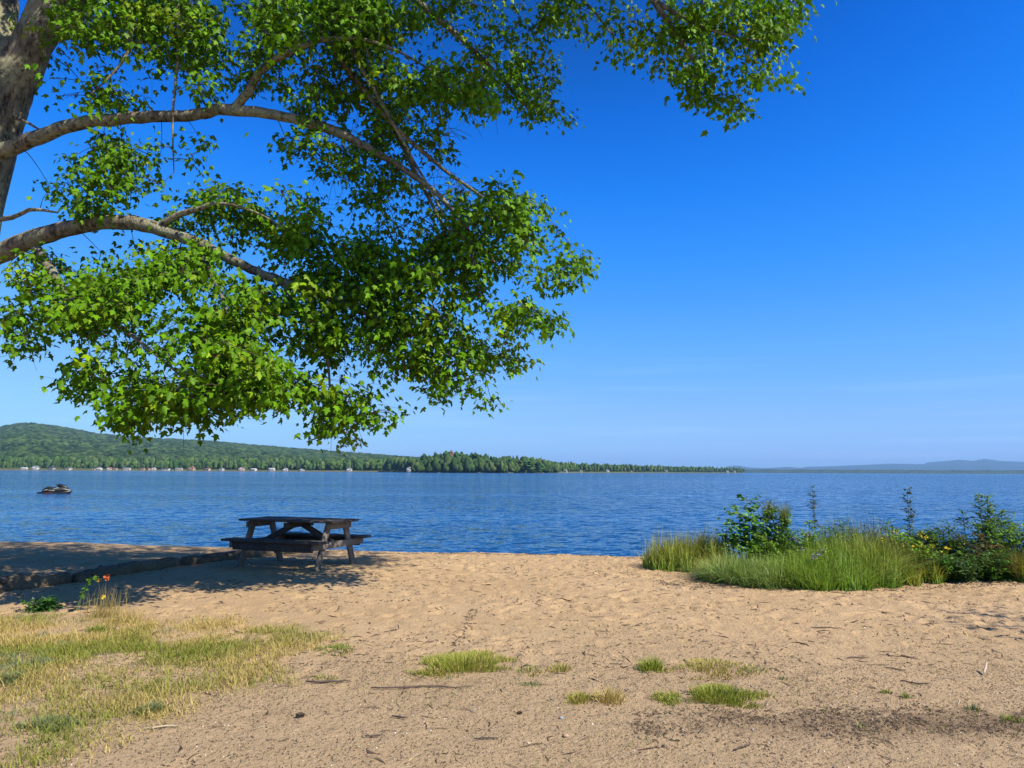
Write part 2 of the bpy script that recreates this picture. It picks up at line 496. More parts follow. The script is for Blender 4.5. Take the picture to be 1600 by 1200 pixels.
# ------------------------------------------------------------------ far hills
SHP = np.array([(-500, 1350), (0, 1400), (400, 1450), (600, 1420), (640, 1230), (680, 1150), (800, 1170), (860, 1350), (900, 1600), (1000, 2000), (1100, 2500), (1157, 2900)], float)
def shore(px): return np.interp(px, SHP[:, 0], SHP[:, 1])
def hor(px): return 733.0 + px * .0047
def ridge_mesh(name, prof, rfun, t_ridge, rows, cols, z0, noise_amp, cfun, label, back=.35, shape=1.0, lump=None):
    prof = np.array(prof, float)
    px = np.linspace(prof[0, 0], prof[-1, 0], cols)
    rr = rfun(px)
    t = np.concatenate([[0, .004], np.linspace(.012, t_ridge, rows), np.linspace(t_ridge * (1 + back * .3), t_ridge * (1 + back), 8)])
    V = np.zeros((len(t), cols, 3)); C = np.zeros((len(t), cols, 3))
    py = np.interp(px, prof[:, 0], prof[:, 1])
    rd = rr * (1 + t_ridge)
    hgt = CAMZ + (hor(px) - py) / F * rd - z0
    for i, ti in enumerate(t):
        d = rr * (1 + ti)
        x = (px - 800) / F * d
        s = min(ti / t_ridge, 1.0)
        prof_s = (s ** shape) * (1 if ti <= t_ridge else max(0, 1 - (ti / t_ridge - 1) / back * .8))
        n = fbm(x / 420, np.full_like(x, 0) + d / 420, 5, 4) - .5
        z = z0 + hgt * prof_s * (1 + .55 * n * (1 - s)) 
        if lump: z = z + lump * (fbm(x / 14, d / 22, 8, 3) - .35) * sstep(.0, .06, s)
        if i == 0: z = np.full_like(x, WATER - .5)
        if i == 1: z = np.full_like(x, WATER + .5)
        V[i, :, 0] = x; V[i, :, 1] = d; V[i, :, 2] = z
        C[i] = cfun(x, d, s)
    K = np.arange(len(t) * cols).reshape(len(t), cols)
    Fk = np.stack([K[:-1, :-1].ravel(), K[:-1, 1:].ravel(), K[1:, 1:].ravel(), K[1:, :-1].ravel()], 1)
    o = mk(name, V.reshape(-1, 3), Fk, M['hill'], col=C.reshape(-1, 3), smooth=False)
    return tag(o, label, 'hills', kind='structure')
def lerp3(a, b, t): return np.asarray(a) * (1 - t[:, None]) + np.asarray(b) * t[:, None]
def c_hill(x, d, s):
    n = fbm(x / 11, d / 16, 41, 4); m = fbm(x / 160, d / 160, 44, 3)
    c = lerp3((.008, .024, .008), (.075, .125, .035), np.clip((n - .36) * 3.2, 0, 1))
    c = c * (.72 + .6 * m[:, None])
    if s < .003: c = c * 0 + np.array([.14, .13, .10])
    elif s < .02: c = c * .4 + np.array([.06, .08, .03])
    return c
hl = ridge_mesh('hills', [(-500, 690), (-200, 672), (0, 668), (30, 663), (50, 662), (90, 667), (150, 678), (210, 684.5), (260, 687), (330, 690), (420, 698), (520, 706), (600, 712), (660, 717), (760, 722), (900, 727), (1100, 731.5), (1157, 735)],
                shore, 1.7, 230, 1000, 1.0, 1, c_hill, 'long wooded hill beyond the far left shore', shape=.95, lump=16)
def c_low(x, d, s):
    n = fbm(x / 60, d / 60, 61, 3)
    return lerp3((.02, .04, .02), (.05, .08, .03), np.clip((n - .3) * 2, 0, 1))
lowp = [(1060, 737.2)] + [(p, 733.6 + .0035 * (p - 1100) + 1.0 * math.sin(p * .13) * .4) for p in range(1100, 1900, 12)]
ridge_mesh('far_shore', lowp, lambda p: 0 * p + 8000, .04, 12, 600, 0, 1, c_low, 'low dark wooded shore on the right horizon', shape=.3, lump=14)
def c_mt(x, d, s):
    n = fbm(x / 300, d / 300, 71, 3)
    return lerp3((.006, .018, .026), (.012, .028, .035), n)
ridge_mesh('mountains', [(1120, 735), (1135, 729), (1150, 727.5), (1170, 730.5), (1190, 731.5), (1215, 730.5), (1228, 729.5), (1250, 731.2), (1260, 729.3), (1285, 729), (1330, 727.2), (1370, 725.6), (1390, 724.5), (1440, 725.4), (1448, 722.5), (1470, 721), (1495, 718.6), (1505, 719.2), (1518, 720.4), (1535, 717.2), (1548, 718.6), (1560, 720.5), (1575, 721), (1600, 722), (1650, 719), (1700, 724), (1800, 729), (1900, 733)],
           lambda p: 0 * p + 17000, .25, 30, 500, 0, 1, c_mt, 'hazy blue mountain ridge on the right horizon', shape=.8)

# ------------------------------------------------------------------ far forest
def ico(sub=2):
    import bmesh
    bm = bmesh.new(); bmesh.ops.create_icosphere(bm, subdivisions=sub, radius=1)
    V = np.array([v.co[:] for v in bm.verts]); Fc = np.array([[v.index for v in f.verts] for f in bm.faces]); bm.free()
    return V, Fc
ICO2, ICO2F = ico(2)
ICO3, ICO3F = ico(3)
def crown(mb, c, rx, rz, col, r, conical=0.0, base=ICO2, bf=ICO2F, jit=.28):
    V = base * (1 + jit * (r.random(len(base)) - .5))[:, None]
    V = V * (1 + .28 * np.sin(base[:, [0]] * 4 + r.random() * 6) * np.sin(base[:, [1]] * 4 + r.random() * 6) * np.cos(base[:, [2]] * 5 + r.random() * 6))
    tt = (V[:, 2] + 1) / 2
    w = 1 - conical * tt
    V = V * np.stack([rx * w, rx * w, np.full(len(V), rz)], 1)
    cc = np.asarray(col) * (1 + .5 * (r.random((len(V), 1)) - .5))
    mb.add(V + np.asarray(c), bf, cc)
r2 = np.random.default_rng(8)
mbw = MB()
def gh(px, t):
    """height of the far ground near the shore"""
    return 0.4 + 5.0 * min(t * 12, 1)
GREENS = [(.05, .105, .022), (.065, .12, .028), (.035, .08, .022), (.085, .13, .04), (.055, .10, .035)]
for row, (t, sp) in enumerate(((.022, 5.5), (.034, 6), (.05, 7), (.07, 8), (.095, 9))):
    px = -420.0
    while px < 1156:
        d0 = shore(px)
        px += sp * F / d0 * r2.uniform(.6, 1.35) * (1 if px < 900 else 1.5)
        if 645 < px < 860 and row < 1: continue
        d = shore(px) * (1 + t) + r2.uniform(-7, 7)
        h = r2.uniform(15, 25) * (1.0 if px < 860 else .8) * (1.0 if row else .8)
        g = GREENS[r2.integers(0, 5)]
        x = (px - 800) / F * d
        z = WATER + gh(px, t)
        if r2.random() < .12:
            crown(mbw, (x, d, z + h * .5), h * .16, h * .55, np.array((.035, .075, .025)), r2, .7)
        else:
            w = h * r2.uniform(.2, .3)
            crown(mbw, (x, d, z + h * .62), w, h * .38, g, r2)
            crown(mbw, (x + r2.uniform(-.5, .5) * w, d - .3 * w, z + h * .36), w * .8, h * .26, np.array(g) * 1.05, r2)
        if row == 0 and r2.random() < .6:
            tube(mbw, [(x, d - w if False else d - 2.5, z - 1), (x, d - 2.3, z + h * .5)], [.35, .2], 4, (.16, .14, .11))
fo = mbw.build('forest', M['forest'])
tag(fo, 'green broadleaf woods along the far shore', 'forest', kind='stuff')

def conifer(px, ytop, d, w, dead=False, kind='pine', lab=''):
    x, _ = (px - 800) / F * d, 0
    zt = CAMZ + (hor(px) - ytop) / F * d
    zb = 1.0
    h = zt - zb
    o = empty('pine_tree' if kind == 'pine' else 'broadleaf_tree', (x, d, zb))
    mb = MB(); tube(mb, [(0, 0, -1.5), (0.2, 0, h * .5), (0, 0, h * .93)], [.5, .3, .08], 6, (.14, .10, .075)); mb.build('trunk', M['litter'], o)
    mb = MB()
    g = np.array((.035, .085, .025)) if not dead else np.array((.14, .085, .05))
    if kind != 'pine': g = np.array((.07, .11, .03))
    n = 9 if kind == 'pine' else 7
    for k in range(n):
        f = k / (n - 1)
        zc = h * (.22 + .70 * f)
        rr = w * (1.0 - .5 * f ** 2) * r2.uniform(.75, 1.1)
        for q in range(3 if k < n - 1 else 1):
            a = r2.uniform(0, 6.28); off = rr * .55 if k < n - 1 else 0
            crown(mb, (math.cos(a) * off, math.sin(a) * off, zc + r2.uniform(-.4, .4)), rr * .66, h * .095, g * r2.uniform(.75, 1.5), r2, .3, jit=.5)
    mb.build('crown', M['forest'], o)
    return tag(o, lab, 'tree', 'trees on the wooded point')
pts = [(655, 716), (664, 709), (673, 713), (681, 707), (690, 709), (698, 704.5), (706, 703.5), (714, 705), (722, 706.5), (730, 709), (738, 708), (744, 706.5), (752, 711), (760, 708.5), (768, 713), (776, 715), (786, 713), (797, 717), (812, 718), (826, 719), (842, 720)]
for k, (a, b) in enumerate(pts):
    dead = a == 706
    broad = a in (786, 812, 690)
    base_ = 'tall red-brown dying pine at the crown of the wooded point' if dead else None
    ordn = ['first', 'second', 'third', 'fourth', 'fifth', 'sixth', 'seventh', 'eighth', 'ninth', 'tenth', 'eleventh', 'twelfth', 'thirteenth', 'fourteenth', 'fifteenth', 'sixteenth', 'seventeenth', 'eighteenth', 'nineteenth', 'twentieth', 'twenty-first'][k]
    conifer(a, b, 1175 + (k * 37 % 50), random.uniform(6.5, 9) , dead, 'broad' if broad else 'pine',
            base_ or ('%s tree from the left on the wooded point, %s crown' % (ordn, 'lighter green rounded' if broad else 'dark green ragged pine')))
# low front rows of trees on the point
mbf = MB()
for k in range(230):
    px = r2.uniform(645, 870); d = 1150 + r2.uniform(0, 70) + max(0, px - 800) * 2.5
    h = r2.uniform(.35, .92) * float(np.interp(px, [645, 690, 710, 740, 790, 870], [17, 27, 31, 27, 20, 14]))
    x = (px - 800) / F * d
    crown(mbf, (x + 3, d - 2, h * .3), h * .26, h * .3, np.array(GREENS[r2.integers(0, 5)]) * .8, r2, .1)
    crown(mbf, (x, d, h * .5 + .3), h * .27, h * .5, np.array(GREENS[r2.integers(0, 5)]) * .85, r2, .25)
tag(mbf.build('undergrowth', M['forest']), 'dense dark undergrowth at the foot of the wooded point', 'trees', kind='stuff')

# ------------------------------------------------------------------ far houses
PAINT = {'white': (.55, .55, .53), 'cream': (.48, .42, .31), 'tan': (.42, .31, .2), 'grey': (.28, .29, .3), 'pink': (.55, .4, .36), 'brown': (.2, .14, .1)}
ROOF = {'grey': (.22, .23, .25), 'dark': (.06, .06, .065), 'red': (.3, .12, .08), 'pale': (.45, .46, .48), 'brown': (.14, .1, .08)}
PM = {k: simple('wall_paint_' + k, v, .7, .08, .8) for k, v in PAINT.items()}
RM = {k: simple('roof_shingle_' + k, v, .8, .15, 1.5) for k, v in ROOF.items()}
M['pane'] = simple('window_glass', (.03, .04, .05), .15, .1, 3, .6)
M['trim'] = simple('white_trim', (.7, .7, .68), .6, .05, 3)
HS = [(44, 10, 4, 'white', 'pale', 0), (61, 10, 7, 'white', 'grey', 1), (87, 9, 6.5, 'grey', 'dark', 1), (113, 8, 5, 'white', 'brown', 1), (152, 6, 4.5, 'cream', 'dark', 1), (160.5, 8, 4, 'white', 'pale', 0),
      (176, 8, 5, 'white', 'red', 1), (184.5, 7, 4, 'cream', 'brown', 0), (203, 12, 4.5, 'white', 'grey', 0), (227, 8, 4.5, 'tan', 'brown', 0), (236.5, 6, 4, 'cream', 'red', 1), (244.5, 7, 5, 'white', 'pale', 1),
      (263, 14, 4.5, 'white', 'dark', 0), (284, 12, 4.5, 'cream', 'grey', 0), (303.5, 11, 7, 'tan', 'red', 1), (328, 9, 4.5, 'pink', 'brown', 0), (350, 7, 5, 'white', 'grey', 1), (381, 10, 6.5, 'pink', 'grey', 1),
      (400, 9, 4.5, 'white', 'pale', 0), (428, 10, 5.5, 'white', 'pale', 0), (449, 8, 5, 'white', 'pale', 1), (475, 7, 5, 'white', 'dark', 1), (548, 9, 5.5, 'white', 'pale', 1),
      (641, 8, 8, 'white', 'pale', 1), (819, 6, 5, 'white', 'pale', 0), (863, 5, 5, 'tan', 'brown', 1), (884, 5, 5, 'white', 'grey', 0), (908, 5, 6, 'white', 'pale', 1), (949, 6, 9, 'white', 'grey', 1), (986, 4, 6, 'cream', 'brown', 1), (1040, 4, 7, 'white', 'grey', 0), (1135, 5, 10, 'white', 'pale', 1), (1146, 4, 8, 'white', 'grey', 0)]
ORD = ['first', 'second', 'third', 'fourth', 'fifth', 'sixth', 'seventh', 'eighth', 'ninth', 'tenth', 'eleventh', 'twelfth', 'thirteenth', 'fourteenth', 'fifteenth', 'sixteenth', 'seventeenth', 'eighteenth', 'nineteenth', 'twentieth', 'twenty-first', 'twenty-second', 'twenty-third', 'twenty-fourth', 'twenty-fifth', 'twenty-sixth', 'twenty-seventh', 'twenty-eighth', 'twenty-ninth', 'thirtieth', 'thirty-first', 'thirty-second', 'thirty-third']
def house(px, wpx, hw, wall, roof, gable, k):
    d = shore(px) * 1.006 + 3
    W = wpx / F * d * .85; D = 8.0; hw = hw * .72
    x = (px - 800) / F * d
    o = empty('shore_house', (x, d, WATER + .9), r2.uniform(-.25, .25))
    mb = MB(); rh = W * .28 if gable else 1.8
    box(mb, (0, 0, hw / 2 - .6), (W, D, hw + 1.2), bev=.02)
    wall_o = None
    if gable:   # gable end faces the lake
        mb.add([(-W / 2, -D / 2, hw), (W / 2, -D / 2, hw), (0, -D / 2, hw + rh), (-W / 2, D / 2, hw), (W / 2, D / 2, hw), (0, D / 2, hw + rh)], [np.array([[0, 1, 2], [5, 4, 3]]), np.array([[0, 2, 5, 3], [2, 1, 4, 5]])])
    else:
        mb.add([(-W / 2, -D / 2, hw), (-W / 2, D / 2, hw), (-W / 2, 0, hw + rh), (W / 2, -D / 2, hw), (W / 2, D / 2, hw), (W / 2, 0, hw + rh)], [np.array([[0, 2, 1], [3, 4, 5]]), np.array([[0, 3, 5, 2], [2, 5, 4, 1]])])
    mb.build('wall', PM[wall], o)
    mb = MB(); e = .5
    if gable:
        for s_ in (-1, 1):
            a = np.array([0, 0, hw + rh + .12]); b = np.array([s_ * (W / 2 + e), 0, hw - e * rh / (W / 2) + .12])
            beam(mb, a, b, D + 1.2, .2, upv=(0, 0, 1), bev=.02)
    else:
        for s_ in (-1, 1):
            a = np.array([0, 0, hw + rh + .12]); b = np.array([0, s_ * (D / 2 + e), hw - e * rh / (D / 2) + .12])
            beam(mb, a, b, W + 1.0, .2, upv=(0, 0, 1), bev=.02)
    mb.build('roof', RM[roof], o)
    nw = 2 if W < 9 else 3
    for q in range(nw):
        mb = MB(); wx_ = -W / 2 + W * (q + .6) / (nw + .6)
        box(mb, (wx_, -D / 2 - .03, hw * .5 if hw < 6 else hw * .7), (1.5, .1, 1.2), bev=.02); mb.build('window', M['pane'], o)
    mb = MB(); box(mb, (W * .36, -D / 2 - .03, 1.05), (1.0, .12, 2.0), bev=.02); mb.build('door', RM['brown'], o)
    tag(o, '%s %s cottage with %s roof, %s house from the left on the far shore' % (wall, 'gable-fronted' if gable else 'long low', roof, ORD[k]), 'house', 'cottages along the far shore')
for k, h_ in enumerate(HS): house(*h_, k)

# ------------------------------------------------------------------ haze
def haze():
    t = bpy.data.materials.new('haze_air'); t.use_nodes = True
    n = t.node_tree.nodes; n.clear()
    v = n.new('ShaderNodeVolumePrincipled'); o = n.new('ShaderNodeOutputMaterial')
    v.inputs['Color'].default_value = (.33, .60, .97, 1); v.inputs['Density'].default_value = 4.4e-5
    v.inputs['Anisotropy'].default_value = 0.0
    t.node_tree.links.new(v.outputs[0], o.inputs['Volume'])
    mb = MB(); lo = np.array([-33000, -31000, -9.]); hi = np.array([33000, 33000, 430.])
    c = np.array([(x, y, z) for x in (lo[0], hi[0]) for y in (lo[1], hi[1]) for z in (lo[2], hi[2])])
    mb.add(c, np.array([[0, 1, 3, 2], [4, 6, 7, 5], [0, 4, 5, 1], [2, 3, 7, 6], [0, 2, 6, 4], [1, 5, 7, 3]]))
    return tag(mb.build('haze', t), 'thin blue summer haze over the lake', 'haze', kind='stuff')
haze()

# ------------------------------------------------------------------ picnic table
def picnic_table():
    o = empty('picnic_table', (-3.38, 12.2, 0), math.radians(-20))
    o.location.z = float(gz(-3.43, 12.2)[0])
    mb = MB()
    for k in range(5):
        y = -.37 + .074 + k * .148
        box(mb, (random.uniform(-.006, .006), y, .722 + random.uniform(-.002, .002)), (1.76, .141, .032), bev=.005)
    mb.build('tabletop', M['wood'], o)
    for s_ in (-1, 1):
        mb = MB()
        for k in range(2):
            box(mb, (random.uniform(-.01, .01), s_ * (.53 + k * .148), .44), (1.76, .141, .036), bev=.005)
        mb.build('seat', M['wood'], o)
        mb = MB(); box(mb, (0, s_ * .655, .355), (1.44, .036, .125), bev=.005); mb.build('seat_apron', M['wood'], o)
    mb = MB(); box(mb, (0, 0, .655), (.09, .68, .08), bev=.004); mb.build('centre_batten', M['wood'], o)
    for e in (-1, 1):
        x = e * .70
        for s_ in (-1, 1):
            mb = MB()
            beam(mb, (x, s_ * .53, -.06), (x, s_ * .22, .70), 0.12, .04, upv=(1, 0, 0), bev=.005)
            mb.build('leg', M['woodlit'], o)
        mb = MB(); box(mb, (x + e * .04, 0, .652), (.036, .66, .09), bev=.004); mb.build('top_batten', M['woodlit'], o)
        mb = MB(); box(mb, (x + e * .04, 0, .372), (.036, 1.40, .098), bev=.004); mb.build('seat_beam', M['woodlit'], o)
        mb = MB(); beam(mb, (e * .06, 0, .66), (e * .66, 0, .37), .036, .09, upv=(0, 0, 1), bev=.004); mb.build('brace', M['wood'], o)
    return tag(o, 'weathered dark wooden picnic table with attached benches on the sand', 'picnic table')
picnic_table()

# ------------------------------------------------------------------ logs
def log(a, b, r0, r1, lab, bow=.04):
    a = np.array(a, float); b = np.array(b, float)
    n = 26; mb = MB()
    rl = np.random.default_rng(int(abs(a[0] * 100)))
    s_ = np.linspace(0, 1, n)
    c = a + (b - a) * s_[:, None]
    dirn = (b - a) / np.linalg.norm(b - a); side = np.array([-dirn[1], dirn[0], 0])
    c = c + side * (bow * np.sin(s_ * 3.1)[:, None])
    R = r0 + (r1 - r0) * s_
    c[:, 2] = gz(c[:, 0], c[:, 1]) + R * .2
    na = 20; ang = np.arange(na) * 2 * math.pi / na; V = []
    for i in range(n):
        lump = 1 + .24 * (fbm(ang * 1.2 + 3, np.full(na, i * .35), int(abs(a[1] * 10)), 3) - .5) * 2 + .03 * (rl.random(na) - .5)
        if i in (0, n - 1): lump = lump * .93
        V.append(c[i] + (np.cos(ang) * R[i] * lump)[:, None] * side + (np.sin(ang) * R[i] * lump)[:, None] * np.array([0, 0, 1]))
    k = np.arange(na); kk = (k + 1) % na
    Fq = np.concatenate([np.stack([i * na + k, i * na + kk, (i + 1) * na + kk, (i + 1) * na + k], 1) for i in range(n - 1)])
    mb.add(np.concatenate(V), [Fq, np.array([list(range(na))[::-1]]), np.array([list(range((n - 1) * na, n * na))])])
    # knots and bark shreds
    for q in range(5):
        i = rl.integers(3, n - 3); an = rl.uniform(.3, 2.8)
        p = c[i] + (math.cos(an) * side + np.array([0, 0, math.sin(an)])) * R[i] * .9
        dd = (math.cos(an) * side + np.array([0, 0, math.sin(an)]))
        tube(mb, [p, p + dd * R[i] * .35], [R[i] * .28, R[i] * .18], 8)
    mid = (a + b) / 2
    o = mb.build('driftwood_log', M['log'], smooth=False, off=(mid[0], mid[1], 0)); o.location = (mid[0], mid[1], 0)
    o.data.polygons.foreach_set('use_smooth', np.ones(len(o.data.polygons), bool))
    return tag(o, lab, 'log', 'logs lying end to end on the beach')
log((-7.4, 7.9, 0), (-5.95, 10.35, 0), .165, .125, 'thickest weathered log, nearest the grass at the left edge', .1)
log((-5.88, 10.4, 0), (-5.25, 12.05, 0), .115, .12, 'middle brown barkless log of the row on the sand', .05)
log((-5.2, 12.2, 0), (-4.0, 14.1, 0), .115, .10, 'grey far log of the row, reaching behind the picnic table', .06)

# ------------------------------------------------------------------ jet ski
def jetski():
    d = (CAMZ - WATER) * F / (770.5 - hor(95)); x = (94.5 - 800) / F * d
    o = empty('jet_ski', (x, d, WATER), math.radians(6)); o.scale = (.93, .93, .93)
    blk = simple('black_hull', (.015, .016, .018), .35, .2, 5, .5); gry = simple('dark_panel', (.06, .065, .055), .35, .15, 5, .5)
    gry2 = simple('pale_stripe', (.4, .4, .36), .5, .1, 5)
    seatm = simple('seat_vinyl', (.02, .022, .025), .6, .2, 8); red = simple('red_lettering', (.25, .03, .03), .5, .1, 5)
    def loft(st, mat, name, n=14, power=2.4):
        """st: rows (x, half width, z bottom, z top)"""
        mb = MB(); st = smooth_path(st, 4); V = []; a = np.arange(n) * 2 * math.pi / n
        for (sx, w, z0, z1) in st:
            cc = np.sign(np.cos(a)) * np.abs(np.cos(a)) ** (2 / power); ss = np.sign(np.sin(a)) * np.abs(np.sin(a)) ** (2 / power)
            V.append(np.stack([np.full(n, sx), cc * w, (z0 + z1) / 2 + ss * (z1 - z0) / 2], 1))
        k = np.arange(n); kk = (k + 1) % n; m = len(st)
        Fq = np.concatenate([np.stack([i * n + k, i * n + kk, (i + 1) * n + kk, (i + 1) * n + k], 1) for i in range(m - 1)])
        mb.add(np.concatenate(V), [Fq[:, ::-1], np.array([list(range(n))]), np.array([list(range((m - 1) * n, m * n))[::-1]])])
        return mb.build(name, mat, o, smooth=True)
    loft([(-1.6, .5, -.15, .16), (-1.2, .56, -.2, .2), (0, .58, -.22, .24), (.9, .52, -.18, .3), (1.35, .3, -.02, .34), (1.62, .05, .2, .36)], blk, 'hull')
    loft([(-1.2, .3, .15, .3), (-.9, .4, .15, .42), (-.3, .42, .15, .5), (.3, .43, .15, .62), (.8, .4, .2, .66), (1.2, .26, .22, .5), (1.5, .08, .28, .38)], gry, 'deck')
    loft([(-1.25, .12, .3, .42), (-.95, .2, .35, .62), (-.72, .22, .38, .74), (-.45, .2, .4, .69), (-.1, .19, .45, .64), (.2, .17, .5, .66), (.35, .12, .52, .64)], seatm, 'seat')
    loft([(.12, .1, .72, .86), (.25, .25, .7, .98), (.5, .3, .62, .98), (.85, .27, .55, .86), (1.15, .15, .5, .68), (1.25, .05, .52, .6)], blk, 'cowl')
    mb = MB(); tube(mb, [(.15, -.38, .98), (.25, -.15, .93), (.3, 0, .92), (.25, .15, .93), (.15, .38, .98)], [.025, .022, .03, .022, .025], 8); mb.build('handlebar', seatm, o)
    for s_ in (-1, 1):
        mb = MB(); beam(mb, (.3, s_ * .3, .86), (.34, s_ * .42, .88), .14, .09, bev=.02); mb.build('mirror', blk, o)
        mb = MB()
        for (x0, z0, x1, z1, w) in ((-.1, .42, .45, .6, .09), (-1.0, .3, -.6, .42, .07), (-.45, .27, .1, .3, .06)):
            beam(mb, (x0, s_ * .425, z0), (x1, s_ * .425, z1), .03, w, bev=.01)
        mb.build('stripe', gry2, o)
    mb = MB()
    for k in range(6):
        xx = -.75 + k * .14
        beam(mb, (xx, -.575, .0), (xx + .03, -.585, .10), .02, .04, upv=(1, 0, 0), bev=.004)
        if k % 2: beam(mb, (xx, -.585, .11), (xx + .11, -.585, .11), .02, .03, bev=.004)
    mb.build('lettering', red, o)
    return tag(o, 'black and silver jet ski with red lettering floating on the lake', 'jet ski')
jetski()

# ------------------------------------------------------------------ maple tree
def leaf_template():
    # half outline of a lobed leaf, x = right, y = towards the tip; the midrib is shared, halves fold
    half = [(0, 0), (.14, -.05), (.35, .01), (.27, .17), (.55, .37), (.37, .46), (.22, .49), (.20, .66), (0, 1.0)]
    R = [(x, y, -.34 * x) for x, y in half]
    L = [(-x, y, -.34 * x) for x, y in half[1:-1]]
    V = np.array(R + L + [(0, .45, .02)], float)
    V[:, 2] -= .25 * (V[:, 1] ** 2)          # droop towards the tip
    nR = len(R); mid = len(V) - 1
    f1 = list(range(nR)) + [mid]
    f2 = [0, mid, nR - 1] + list(range(nR + len(L) - 1, nR - 1, -1))
    return V, np.array([f1]), np.array([f2])
LV, LF1, LF2 = leaf_template()
def place_leaves(template, faces, pos, nrm, tip, size, col):
    """arrays of leaves: nrm = upper side, tip = direction of the point"""
    N = len(pos)
    nrm = unit(nrm); tip = unit(tip - nrm * (tip * nrm).sum(1, keepdims=True)); sd = np.cross(tip, nrm)
    bend = rng.uniform(.2, 2.2, N)[:, None]
    V = (template[None, :, 0, None] * sd[:, None] + template[None, :, 1, None] * tip[:, None] + (template[None, :, 2] * bend)[:, :, None] * nrm[:, None]) * size[:, None, None] + pos[:, None]
    k = len(template); off = (np.arange(N) * k)[:, None]
    Fs = [(f.reshape(1, -1) + off) for f in faces]
    C = np.repeat(col, k, axis=0)
    return V.reshape(-1, 3), Fs, C

